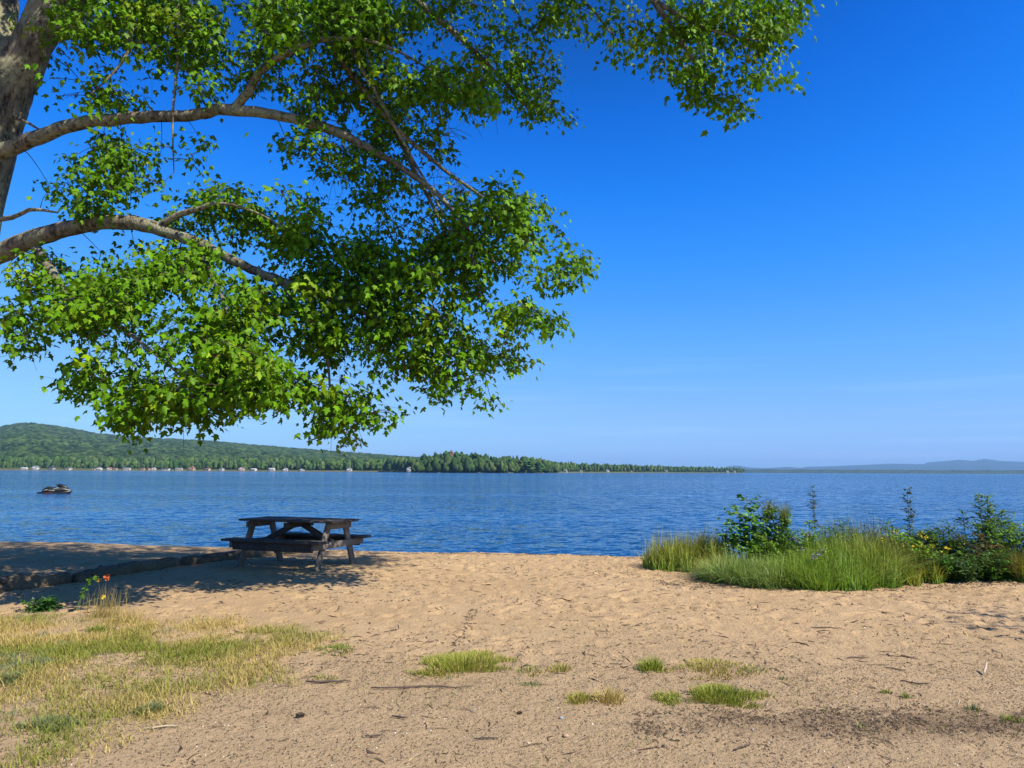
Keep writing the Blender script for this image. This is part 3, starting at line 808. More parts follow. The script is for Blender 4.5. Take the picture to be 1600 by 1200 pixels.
TX, TY = -7.3, 10.0
def maple():
    r = np.random.default_rng(21)
    o = empty('maple_tree', (TX, TY, 0))
    off = (TX, TY, 0)
    mb = MB()
    tr = smooth_path([(-7.6, 10, -.3, .72), (-7.58, 10, .4, .58), (-7.6, 10, 2, .48), (-7.56, 10, 3.6, .42), (-7.48, 10, 4.8, .40), (-7.32, 10, 6.0, .40), (-7.14, 10, 6.9, .38), (-7.06, 10, 7.4, .22)], 6)
    # bark-plated trunk
    n = 28; ang = np.arange(n) * 2 * math.pi / n; V = []
    for i, q in enumerate(tr):
        fl = 1 + .07 * np.sin(ang * 3 + i * .05) + .10 * (fbm(ang * 3.2, np.full(n, q[2] * 1.4), 77, 3) - .5)
        V.append(np.stack([q[0] + np.cos(ang) * q[3] * fl, q[1] + np.sin(ang) * q[3] * fl, np.full(n, q[2])], 1))
    k = np.arange(n); kk = (k + 1) % n
    mb.add(np.concatenate(V), np.concatenate([np.stack([i * n + k, i * n + kk, (i + 1) * n + kk, (i + 1) * n + k], 1) for i in range(len(tr) - 1)]))
    mb.build('trunk', M['bark'], o, True, off)
    limbs = []
    def L(pts): limbs.append(np.array(pts, float)); return limbs[-1]
    def LP(pts): return L([(*P(a, b, c), rr) for a, b, c, rr in pts])
    # forks
    L([(-7.2, 10, 6.0, .2), (-7.06, 10, 6.6, .27), (-6.76, 9.95, 7.3, .255), (-6.4, 9.9, 8.2, .24), (-5.8, 9.8, 9.6, .2), (-5.2, 9.6, 11.5, .15), (-4.8, 9.3, 13.5, .07)])
    L([(-7.25, 10, 6.0, .2), (-7.2, 10.02, 6.7, .27), (-7.3, 10.1, 7.5, .25), (-7.6, 10.3, 9, .22), (-8.2, 10.8, 11, .15), (-8.6, 11, 13.5, .06)])
    L([(-7.3, 10, 5.6, .25), (-8.3, 9.6, 6.4, .17), (-10, 9.2, 7.2, .12), (-12, 9, 7.6, .05)])
    L([(-6.2, 9.9, 8.4, .18), (-5.2, 8.6, 9.6, .13), (-4.2, 7, 10.4, .08), (-3, 5.4, 10.8, .04)])
    L([(-1.8, 9.5, 9.2, .07), (-.6, 8.6, 8.9, .055), (.5, 7.6, 8.3, .04), (1.3, 7.1, 7.8, .025), (2.1, 6.8, 7.5, .01)])  # unseen bough, added to carry leaves that shade the crown in view
    # the two big horizontal limbs in view
    LP([(-60, 262, 10, .16), (-8, 241, 9.9, .115), (60, 215, 9.7, .095), (130, 192, 9.5, .083), (220, 183, 9.4, .076), (300, 180, 9.3, .072), (350, 171, 9.2, .074), (430, 180, 9.2, .065), (520, 205, 9.2, .06), (600, 245, 9.2, .042), (680, 300, 9.2, .032), (740, 370, 9.1, .018), (790, 430, 9.1, .01)])
    LP([(-70, 420, 10, .22), (-10, 400, 9.8, .14), (50, 374, 9.5, .118), (130, 352, 9.3, .095), (210, 349, 9.2, .09), (300, 376, 9.0, .07), (380, 415, 8.9, .056), (440, 440, 8.9, .055), (540, 474, 9, .042), (640, 520, 9, .028), (720, 562, 9.1, .016), (770, 590, 9.1, .008)])
    LP([(245, 358, 9.1, .05), (275, 338, 9, .042), (305, 328, 8.9, .034), (345, 318, 8.8, .024), (400, 332, 8.7, .014), (450, 360, 8.6, .008)])
    LP([(55, 385, 9.5, .06), (85, 432, 9.0, .055), (110, 470, 8.7, .045), (155, 490, 8.4, .034), (220, 535, 8.2, .02), (290, 595, 8.1, .012), (330, 640, 8.1, .006)])
    LP([(362, 172, 9.2, .06), (388, 145, 9.1, .055), (410, 108, 9.0, .052), (455, 80, 8.9, .044), (520, 60, 8.8, .03), (600, 70, 8.7, .018), (690, 120, 8.6, .008)])
    LP([(-20, 345, 9.9, .04), (20, 340, 9.7, .03), (48, 328, 9.5, .025), (90, 332, 9.4, .012)])
    LP([(10, 180, 9.9, .03), (40, 190, 9.7, .022), (70, 208, 9.6, .01)])
    LP([(300, 380, 9.0, .04), (330, 430, 8.7, .028), (360, 500, 8.4, .018), (380, 570, 8.3, .01)])
    LP([(440, 440, 8.9, .035), (480, 500, 8.9, .025), (510, 560, 8.9, .02), (520, 620, 8.9, .012), (560, 660, 8.9, .006)])
    # high limb crossing above the frame and the boughs that hang from it
    L([(-6.5, 9.95, 7.6, .2), (-5.4, 9.7, 8.6, .16), (-3.6, 9.5, 9.1, .13), (-1.8, 9.5, 9.2, .11), (0.2, 9.5, 8.9, .08), (*P(980, -60, 9.5), .055), (*P(1020, 0, 9.4), .045), (*P(1062, 60, 9.3), .032), (*P(1085, 100, 9.3), .02), (*P(1110, 150, 9.3), .008)])
    LP([(1020, 0, 9.4, .035), (1090, 38, 9.2, .025), (1170, 62, 9.0, .012), (1235, 50, 8.9, .005)])
    LP([(330, -120, 9.6, .1), (430, -40, 9.5, .08), (500, 50, 9.4, .045), (560, 130, 9.4, .036), (620, 200, 9.3, .03), (690, 262, 9.3, .023), (750, 305, 9.3, .015), (800, 352, 9.2, .007)])
    LP([(350, -130, 9.6, .09), (470, -30, 9.7, .06), (560, 90, 9.7, .04), (620, 210, 9.7, .03), (670, 310, 9.6, .023), (715, 390, 9.5, .015), (760, 470, 9.5, .012)])
    LP([(480, -60, 9.4, .05), (540, 60, 9.1, .03), (590, 150, 9.0, .024), (640, 240, 9.0, .018), (690, 330, 9.0, .012), (720, 400, 9, .008)])
    LP([(560, -90, 9.5, .07), (650, 0, 9.8, .05), (720, 60, 9.9, .04), (780, 120, 9.9, .025), (830, 175, 9.9, .01)])
    LP([(250, -110, 9.7, .07), (270, -20, 9.4, .045), (280, 60, 9.3, .025), (270, 180, 9.25, .014), (272, 270, 9.2, .006)])
    LP([(120, -80, 9.6, .06), (190, 0, 9.4, .04), (200, 80, 9.2, .02), (140, 150, 9.1, .01)])
    LP([(900, -120, 9.6, .05), (880, -40, 9.8, .03), (930, 20, 9.8, .018), (960, 60, 9.8, .008)])
    mb = MB(); sk = []; skr = []
    for l in limbs:
        l = smooth_path(l, 6)
        jit = (r.random((len(l), 3)) - .5) * np.minimum(l[:, 3:4] * .5, .03) * .7
        l[:, :3] += jit
        thick = l[0, 3] > .05
        tube(mb, l[:, :3], l[:, 3], 14 if thick else 6, rough=.07)
        sk.append(l[:, :3]); skr.append(l[:, 3])
    mb.build('branches', M['bark'], o, True, off)
    SK = np.concatenate(sk); SR = np.concatenate(skr)
    ok = SR < .13; SK = SK[ok]
    E = [  # px, py, rx, ry, depth, density
        (200, 30, 130, 50, 9.3, 1.3), (330, 60, 120, 70, 9.3, 1.2), (130, 140, 55, 38, 9.4, 1.1), (180, 165, 50, 18, 9.3, .9), (320, 115, 85, 38, 9.2, .9), (100, 80, 40, 40, 9.5, .8), (60, 40, 30, 30, 9.6, .3),
        (440, 40, 70, 60, 9.2, 1.2), (500, 30, 110, 60, 9.0, 1.5), (590, 50, 80, 50, 8.9, 1.2), (560, 125, 75, 50, 9.6, 1.0), (650, 120, 55, 45, 8.8, 1.3), (715, 145, 55, 30, 8.5, 1.5), (765, 165, 22, 12, 8.5, 1), (480, 130, 60, 50, 9.2, .9),
        (700, 30, 80, 42, 9.7, 1.1), (800, 40, 70, 45, 9.9, .9), (830, 120, 45, 45, 9.9, 1.1), (840, 180, 35, 16, 9.9, 1.1), (760, 95, 50, 35, 9.8, .7), (880, 185, 14, 7, 9.9, .6),
        (930, 35, 65, 32, 9.7, 1), (880, 8, 35, 15, 9.7, 1), (962, 85, 18, 6, 9.7, .6), (1055, 50, 80, 48, 9.4, 1.1), (1150, 35, 80, 42, 9.1, 1.1), (1095, 120, 42, 40, 9.3, 1.4), (1140, 165, 28, 16, 9.3, 1.3), (1205, 25, 45, 28, 9.0, 1.0), (1190, 125, 42, 12, 9.1, 1), (1205, 80, 35, 16, 9.0, .9), (1245, 35, 12, 10, 8.9, .6), (1025, 105, 20, 8, 9.4, .6),
        (195, 240, 42, 26, 9.2, .9), (135, 270, 42, 26, 9.2, .6), (190, 285, 38, 30, 9.1, 1.1), (105, 310, 32, 20, 9.3, .4), (245, 285, 25, 9, 9.1, .8), (312, 222, 18, 13, 9.2, .5), (300, 252, 20, 10, 9.2, .5), (160, 330, 60, 16, 9.2, .8), (230, 240, 25, 12, 9.1, .5),
        (550, 180, 85, 45, 9.6, 1.1), (480, 232, 55, 22, 9.1, .7), (540, 265, 40, 26, 9.2, .8), (605, 250, 65, 48, 9.6, .75), (570, 315, 35, 22, 9.2, .5), (625, 320, 55, 42, 9.5, .75), (670, 210, 35, 24, 9.2, .5), (690, 235, 14, 8, 9.2, .5),
        (350, 318, 50, 18, 8.9, 1), (440, 318, 16, 16, 8.8, .7), (490, 328, 24, 20, 8.9, .9), (340, 350, 75, 24, 9.5, 1), (250, 415, 110, 36, 8.9, 1.3), (120, 418, 80, 24, 9.0, 1.3), (50, 430, 45, 28, 9.1, .9), (410, 375, 60, 42, 9.4, 1.1), (470, 370, 40, 35, 8.9, 1),
        (35, 500, 40, 38, 9.0, .8), (25, 545, 28, 12, 9.0, .7), (100, 470, 60, 45, 8.7, 1.2), (170, 480, 80, 60, 8.4, 1.3), (260, 490, 110, 65, 8.3, 1.4), (360, 490, 70, 60, 8.4, 1.3), (300, 580, 105, 55, 8.0, 1.5), (180, 580, 70, 42, 8.1, 1.4), (240, 635, 70, 30, 8.1, 1.4), (380, 590, 60, 45, 8.1, 1.3), (125, 600, 25, 16, 8.1, .8), (430, 600, 30, 28, 8.0, 1.2), (330, 650, 45, 14, 8.1, .8), (200, 660, 35, 12, 8.1, .9),
        (460, 470, 75, 55, 8.9, 1), (540, 420, 75, 55, 9.0, 1), (620, 410, 70, 55, 9.1, 1.1), (560, 510, 75, 50, 9, 1), (640, 480, 75, 62, 9.1, 1.1), (700, 430, 60, 55, 9.1, 1.0), (760, 400, 55, 52, 9.0, 1.0), (800, 335, 45, 32, 8.8, 1.4), (780, 298, 26, 10, 8.8, 1), (845, 385, 42, 42, 8.8, 1.6), (885, 435, 26, 16, 8.8, 1.2), (905, 440, 16, 7, 8.8, 1.2), (898, 400, 16, 20, 8.8, 1), (840, 465, 45, 38, 8.9, 1.4), (860, 515, 16, 18, 8.9, 1.1), (780, 490, 55, 42, 9.0, 1.1), (700, 555, 60, 42, 9.1, 1.1), (765, 558, 45, 18, 9.0, 1.2), (810, 577, 16, 6, 9.0, .8), (620, 575, 60, 32, 9.1, .8), (705, 608, 42, 18, 9.1, 1.2), (750, 633, 22, 7, 9.1, 1), (700, 335, 50, 50, 9.3, .9), (750, 330, 30, 20, 9.1, .6),
        (500, 555, 45, 42, 8.9, .9), (518, 620, 32, 26, 8.9, 1.2), (518, 662, 28, 20, 8.9, 1.3), (600, 650, 34, 12, 8.9, 1.2), (560, 625, 25, 12, 8.9, .7), (540, 690, 16, 6, 8.9, 1), (460, 605, 35, 20, 8.7, 1.0), (450, 630, 25, 10, 8.6, .8),
    ]
    C = []; big = []
    for (a, b, ra, rb, d, den) in E:
        nn = max(2, int(math.pi * ra * rb / 160 * den))
        for _ in range(nn):
            th = r.uniform(0, 6.283); q = math.sqrt(r.random())
            dd = d + .1 + (.8 if r.random() < .22 else 0) + r.normal() * (.3 + .4 * min(1, (ra + rb) / 160))
            if dd < d: dd = d + (dd - d) * .45
            p = P(a + math.cos(th) * q * ra, b - 6 + math.sin(th) * q * rb, dd)
            # foliage comes in clumps with air between them
            cl_ = fbm(np.array([p[0] * 2.3 + p[1] * .9]), np.array([p[2] * 2.6 - p[1] * .7]), 33, 2)[0]
            if ra * rb > 1500 and r.random() > np.clip((cl_ - .37) * 6, .06, 1): continue
            C.append(p)
    vis = len(C)
    # crown that stands above, left of and behind what the frame shows, plus boughs added for shade
    def blob(cx, cyy, cz, rx, ry, rz, n):
        for _ in range(n):
            v = r.normal(size=3); v /= np.linalg.norm(v); v *= r.random() ** .4
            p = np.array([cx + v[0] * rx, cyy + v[1] * ry, cz + v[2] * rz])
            q = p - np.array([0, 0, CAMZ]); u = q.dot(fw)
            if u > 0:
                ix = 800 + F * q.dot(rt) / u; iy = 600 - F * q.dot(up) / u
                if -40 < ix < 1640 and -45 < iy: continue
            C.append(p)
    blob(-7, 10.2, 11.5, 4.5, 4.0, 3.5, 760); blob(-3, 9.6, 10.4, 3.5, 2.2, 1.6, 400); blob(-10.5, 10, 8, 3, 3.5, 3, 420)
    blob(-11, 10.5, 5, 2.2, 3, 2, 120); blob(0.5, 9.6, 9.4, 2.6, 1.3, 1.1, 90); blob(-8, 12.5, 8, 3, 2.5, 2.6, 120); blob(-4.3, 7.0, 10.6, 2.2, 2, 1.2, 90); blob(1.0, 7.1, 7.6, 1.4, .7, .55, 200); blob(1.5, 8.0, 9.5, 2.6, 1.2, .6, 210)  # the last pair are unseen boughs added to darken the crown's interior
    C = np.array(C)
    # grow twigs from nearest wood outwards
    tw = MB(); pts_all = [SK]
    pool = np.zeros((len(SK) + len(C) * 4, 3)); pool[:len(SK)] = SK; m = len(SK)
    d0 = np.array([np.min(((SK - c) ** 2).sum(1)) for c in C])
    order = np.argsort(d0)
    spray_dir = np.zeros_like(C)
    for ci in order:
        c = C[ci]
        dd = ((pool[:m] - c) ** 2).sum(1)
        # prefer joints higher than the spray: boughs arch over and hang
        dd = dd + .25 * np.maximum(c[2] - pool[:m, 2], 0)
        j = int(dd.argmin()); s_ = pool[j]; Ld = math.sqrt(((c - s_) ** 2).sum())
        side = (r.random(3) - .5) * Ld * .3
        p1 = s_ + (c - s_) * .35 + side + np.array([0, 0, .10 * Ld]); p2 = s_ + (c - s_) * .72 + side * .6 + np.array([0, 0, .07 * Ld])
        path = smooth_path(np.stack([s_, p1, p2, c]), 3)
        r0 = .004 + .006 * min(Ld, 1.2)
        tube(tw, path, np.linspace(r0, .0028, len(path)), 4, cap=False)
        spray_dir[ci] = c - p1
        pool[m:m + 3] = [p1, p2, c]; m += 3
    # bare dead twigs
    for q_ in range(460):
        j = r.integers(0, m); s_ = pool[j]
        if q_ > 240:   # the bare tangle under the upper bough
            tgt = P(r.uniform(520, 760), r.uniform(90, 400), 9.3); j = int(((pool[:m] - tgt) ** 2).sum(1).argmin()); s_ = pool[j]
        u = unit(np.array([r.normal() * .8, r.normal() * .5, r.normal() * .6 - .3]))
        Ld = r.uniform(.2, .6)
        e = s_ + u * Ld + np.array([0, 0, -.1 * Ld]); md = s_ + u * Ld * .5 + (r.random(3) - .5) * .12 * Ld + np.array([0, 0, .06])
        tube(tw, smooth_path(np.stack([s_, md, e]), 3), np.linspace(.004, .0018, 7), 4, cap=False)
        e2 = md + unit(u + (r.random(3) - .5) * 1.6) * Ld * .4
        tube(tw, np.stack([md, e2]), [.0028, .0015], 4, cap=False)
    # leaves: sprays of a dozen or so on short stalks
    Pn = []; Nn = []; Tn = []; Sn = []; Cn = []
    for i, c in enumerate(C):
        n_ = r.integers(14, 25) if i < vis else 12
        ax = unit(spray_dir[i] * np.array([1, 1, .5]) + r.normal(size=3) * .08)
        s0 = r.uniform(.75, 1.15)
        tone = r.uniform(.8, 1.2); yel = r.random()
        f = r.random(n_)
        lat = r.normal(size=(n_, 3)) * np.array([.11, .11, .07]) * s0
        p = c + ax * (f[:, None] - .55) * .34 * s0 + lat
        p[:, 2] -= .05 * f
        out = unit(lat + ax * .06)
        nrm = unit(np.array([0, 0, .3]) + out * .55 + SUN * .5 + r.normal(size=(n_, 3)) * .5)
        tip = unit(out * .6 + np.array([0, 0, -1.0]) + r.normal(size=(n_, 3)) * .35)
        sz_ = r.uniform(.052, .098, n_) * s0 * (1.0 if i < vis else 1.35)
        g = np.array([.10, .245, .004]) * tone
        if yel > .9: g = np.array([.19, .32, .006]) * tone
        cl = g * r.uniform(.75, 1.3, (n_, 1)) * np.array([1, 1, 1]) + np.array([.012, .004, 0]) * r.random((n_, 1))
        odd = r.random(n_) < .0008
        cl[odd] = (.22, .07, .02)
        Pn.append(p); Nn.append(nrm); Tn.append(tip); Sn.append(sz_); Cn.append(cl)
        # a few petioles
        for q in range(0, n_, 4):
            tube(tw, np.stack([c + ax * (f[q] - .6) * .3 * s0, p[q]]), [.0016, .0012], 3, cap=False)
    tw.build('twigs', M['twig'], o, False, off)
    V, Fs, Cc = place_leaves(LV, [LF1, LF2], np.concatenate(Pn), np.concatenate(Nn), np.concatenate(Tn), np.concatenate(Sn), np.concatenate(Cn))
    fo_ = mk('leaves', V - np.array(off), Fs, M['leaf'], o, Cc)
    fo_['kind'] = 'stuff'
    print('maple leaves', len(np.concatenate(Sn)), 'sprays', len(C), 'visible', vis)
    return tag(o, 'large leafy green maple reaching in from the left over the beach', 'tree')
maple()

# ------------------------------------------------------------------ grasses and plants
def ribbons(mb, base, h, w, az, lean, curl, col, segs=3, tipcol=None, r=rng):
    N = len(base); h = np.broadcast_to(h, N); w = np.broadcast_to(w, N); az = np.broadcast_to(az, N); lean = np.broadcast_to(lean, N); curl = np.broadcast_to(curl, N)
    dirv = np.stack([np.cos(az), np.sin(az), 0 * az], 1)
    pa = az + math.pi / 2 + r.uniform(-1.0, 1.0, N)
    side = np.stack([np.cos(pa), np.sin(pa), 0 * pa], 1)
    V = np.zeros((N, segs + 1, 2, 3)); C = np.zeros((N, segs + 1, 2, 3))
    for k in range(segs + 1):
        t = k / segs
        horiz = lean * t + curl * t * t
        z = t * (1 - .35 * (lean + curl) * t)
        c = base + dirv * (h * horiz)[:, None] + np.array([0, 0, 1]) * (h * z)[:, None]
        ww = (w * (1 - t ** 1.6) + .0006)[:, None] * side / 2
        V[:, k, 0] = c - ww; V[:, k, 1] = c + ww
        cc = col if tipcol is None else col * (1 - t) + tipcol * t
        C[:, k, 0] = cc; C[:, k, 1] = cc
    V[:, 0, :, 2] -= .015
    per = (segs + 1) * 2
    q = np.array([[2 * k, 2 * k + 1, 2 * k + 3, 2 * k + 2] for k in range(segs)])
    Fr = (q[None] + (np.arange(N) * per)[:, None, None]).reshape(-1, 4)
    mb.add(V.reshape(-1, 3), Fr, C.reshape(-1, 3))
def inpoly(x, y, poly):
    c = np.zeros(len(x), bool); n = len(poly)
    for i in range(n):
        x0, y0 = poly[i]; x1, y1 = poly[(i + 1) % n]
        cond = ((y0 > y) != (y1 > y)) & (x < (x1 - x0) * (y - y0) / (y1 - y0 + 1e-12) + x0)
        c ^= cond
    return c
GREEN = np.array([.14, .25, .02]); STRAW = np.array([.55, .43, .15]); SAGE = np.array([.15, .23, .10]); YG = np.array([.30, .34, .03])

def lawn():
    poly = [tuple(G(a, b)[:2]) for a, b in [(-260, 958), (0, 962), (90, 968), (200, 966), (330, 974), (430, 985), (505, 1003), (470, 1022), (430, 1040), (445, 1062), (380, 1085), (300, 1090), (270, 1112), (215, 1130), (190, 1155), (110, 1180), (60, 1225), (-420, 1260)]]
    r = np.random.default_rng(4); mb = MB()
    N = 300000
    x = r.uniform(-9.6, -.8, N); y = r.uniform(3.3, 8.8, N)
    jit = .25
    jx = r.normal(size=N) * .13; jy = r.normal(size=N) * .16
    ins = inpoly(x + jx + (fbm(x * 2.5, y * 2.5, 1, 3) - .5) * jit * 2, y + jy + (fbm(x * 2.5 + 9, y * 2.5, 2, 3) - .5) * jit * 3, poly)
    x = x[ins]; y = y[ins]
    n1 = fbm(x * 2.6, y * 2.6, 6, 3); n2 = fbm(x * 1.1 + 5, y * 1.1, 12, 3); n3 = fbm(x * 4, y * 4, 19, 2)
    keep = r.random(len(x)) < np.clip((n1 - .30) * 3.2, .10, 1) * np.where(x < -3.4, 1.3, .9)
    x, y, n1, n2, n3 = x[keep], y[keep], n1[keep], n2[keep], n3[keep]
    n = len(x)
    gr_ = np.clip((n2 - .41) * 4 + r.normal(size=n) * .35, 0, 1)[:, None]
    col = STRAW * (1 - gr_) + (GREEN * .45 + YG * .45) * gr_
    sg = (n3 > .7) & (x < -3)
    col[sg] = SAGE
    col = col * r.uniform(.7, 1.25, (n, 1))
    h = r.uniform(.02, .07, n) * (.6 + .7 * n1) ; h[sg] *= .8
    tall = r.random(n) < .02; h[tall] *= 2.4
    ribbons(mb, np.stack([x, y, gz(x, y)], 1), h, r.uniform(.003, .006, n), r.uniform(0, 6.28, n), r.uniform(0, .6, n), r.uniform(0, .7, n), col, 3, tipcol=col * .7 + STRAW * .3)
    o = mb.build('grass', M['grass'])
    tag(o, 'patchy yellow-green dry grass in the bottom left corner', 'grass', kind='stuff')
    print('lawn', n)
lawn()

def patch(px, py, wpx, hpx, n, hgt, green, lab, name='grass_tuft', seed=1, straw=.25, spread=1.0):
    r = np.random.default_rng(seed)
    c = G(px, py); a = G(px + wpx / 2, py); b = G(px, py - hpx / 2)
    rx = a[0] - c[0]; ry = abs(b[1] - c[1])
    th = r.uniform(0, 6.28, n); q = np.sqrt(r.random(n)) ** spread
    q = q * 1.25; x = c[0] + np.cos(th) * q * rx; y = c[1] + np.sin(th) * q * ry
    nn = fbm(x * 5, y * 7, seed, 3); k = (nn - .5) * (2.6 if n > 900 else .25) + .62 + (r.random(n) - .5) * .5 > q * .9
    x, y, q = x[k], y[k], q[k]; n = len(x)
    isst = (r.random(n) < straw)[:, None]
    col = np.where(isst, STRAW, green) * r.uniform(.7, 1.25, (n, 1))
    mb = MB(); h = hgt * r.uniform(.45, 1.0, n) * (1.1 - .6 * q)
    out = np.arctan2(y - c[1], x - c[0])
    ribbons(mb, np.stack([x - c[0], y - c[1], gz(x, y)], 1), h, r.uniform(.003, .0065, n), out + r.normal(size=n) * .9, .1 + .4 * q, r.uniform(0, .5, n), col, 3, tipcol=col * .75 + STRAW * .25)
    o = mb.build(name, M['grass']); o.location = (c[0], c[1], 0)
    tag(o, lab, 'grass tuft', 'grass tufts scattered on the sand')
PATCH = [
    (542, 1016, 85, 14, 1500, .055, GREEN, 'small flat green grass patch right of the big lawn', .15),
    (722, 1040, 150, 34, 5200, .11, YG * .7 + GREEN * .4, 'wide bright yellow-green grass patch in the middle foreground', .2),
    (830, 1048, 60, 14, 500, .05, GREEN, 'thin low green grass patch touching the wide middle patch', .2),
    (875, 1044, 45, 12, 420, .08, YG, 'sparse straw-tipped grass wisps right of the middle patch', .4),
    (828, 1068, 50, 8, 260, .04, SAGE, 'tiny grey-green sprig patch below the middle grass patch', .05),
    (1018, 1044, 50, 14, 900, .13, GREEN * .6 + YG * .5, 'upright bright green grass tuft casting a shadow on bare sand', .03),
    (1105, 1046, 130, 26, 1700, .07, YG * .7 + STRAW * .2, 'broad thin olive grass patch beside the upright tuft', .35),
    (1180, 1048, 60, 14, 350, .05, GREEN, 'faint scattered green blades at the right end of the olive patch', .25),
    (1112, 1090, 170, 30, 5200, .09, GREEN * .55 + YG * .6, 'dense lime green grass mat above the dark bark soil', .1),
    (1045, 1094, 50, 12, 350, .04, GREEN, 'thin fringe of blades left of the lime green mat', .2),
    (905, 1092, 60, 20, 900, .07, YG, 'yellow-green half of the dry foreground clump', .35),
    (952, 1094, 60, 20, 900, .12, STRAW, 'straw-coloured dry grass clump in the centre foreground', .8),
    (1385, 1085, 22, 6, 200, .04, GREEN, 'small green tuft at the upper edge of the bark soil', .1),
    (1415, 1094, 12, 6, 120, .07, GREEN, 'tiny upright green shoot over the bark soil', .0),
    (1222, 1062, 26, 7, 160, .035, SAGE, 'tiny sage tuft between lime mat and open sand', .1),
    (1345, 1140, 18, 6, 90, .06, SAGE, 'pale sprout in the middle of the bark soil', .1),
    (1520, 1112, 30, 10, 160, .07, SAGE, 'grey-green sprout at the right part of the bark soil', .1),
    (1580, 1130, 40, 14, 260, .06, GREEN, 'green sprouts at the right edge of the bark soil', .1),
    (505, 1060, 60, 8, 260, .04, GREEN, 'faint green blades just right of the lawn edge', .3),
    (240, 1112, 60, 14, 1500, .07, SAGE, 'grey-green bushy clump at the lower right edge of the lawn', .03),
    (60, 1140, 110, 30, 2600, .07, SAGE, 'large blue-green clump in the bottom left of the lawn', .05),
    (15, 1065, 60, 22, 1500, .07, SAGE, 'blue-green clump at the left frame edge of the lawn', .05),
    (155, 985, 60, 10, 900, .09, GREEN, 'rich green grass clump at the back of the lawn', .05),
]
for k, (a, b, c, d, n, h, g, lab, st) in enumerate(PATCH): patch(a, b, c, d, n, h, g, lab, seed=40 + k, straw=st)

def wisps():
    r = np.random.default_rng(9); mb = MB(); N = 9000
    x = r.uniform(-3.6, 4.4, N); y = r.uniform(3.9, 7.6, N)
    k = (fbm(x * 1.4, y * 1.9, 55, 3) > .58) & (r.random(N) < .8); x, y = x[k], y[k]; n = len(x)
    col = np.where((r.random(n) < .5)[:, None], STRAW * .8, GREEN) * r.uniform(.6, 1.1, (n, 1))
    ribbons(mb, np.stack([x, y, gz(x, y)], 1), r.uniform(.012, .05, n), .003, r.uniform(0, 6.28, n), r.uniform(0, .9, n), r.uniform(0, .8, n), col, 2, r=r)
    tag(mb.build('sparse_grass', M['grass']), 'single thin blades of grass scattered over the foreground sand', 'grass', kind='stuff')
wisps()

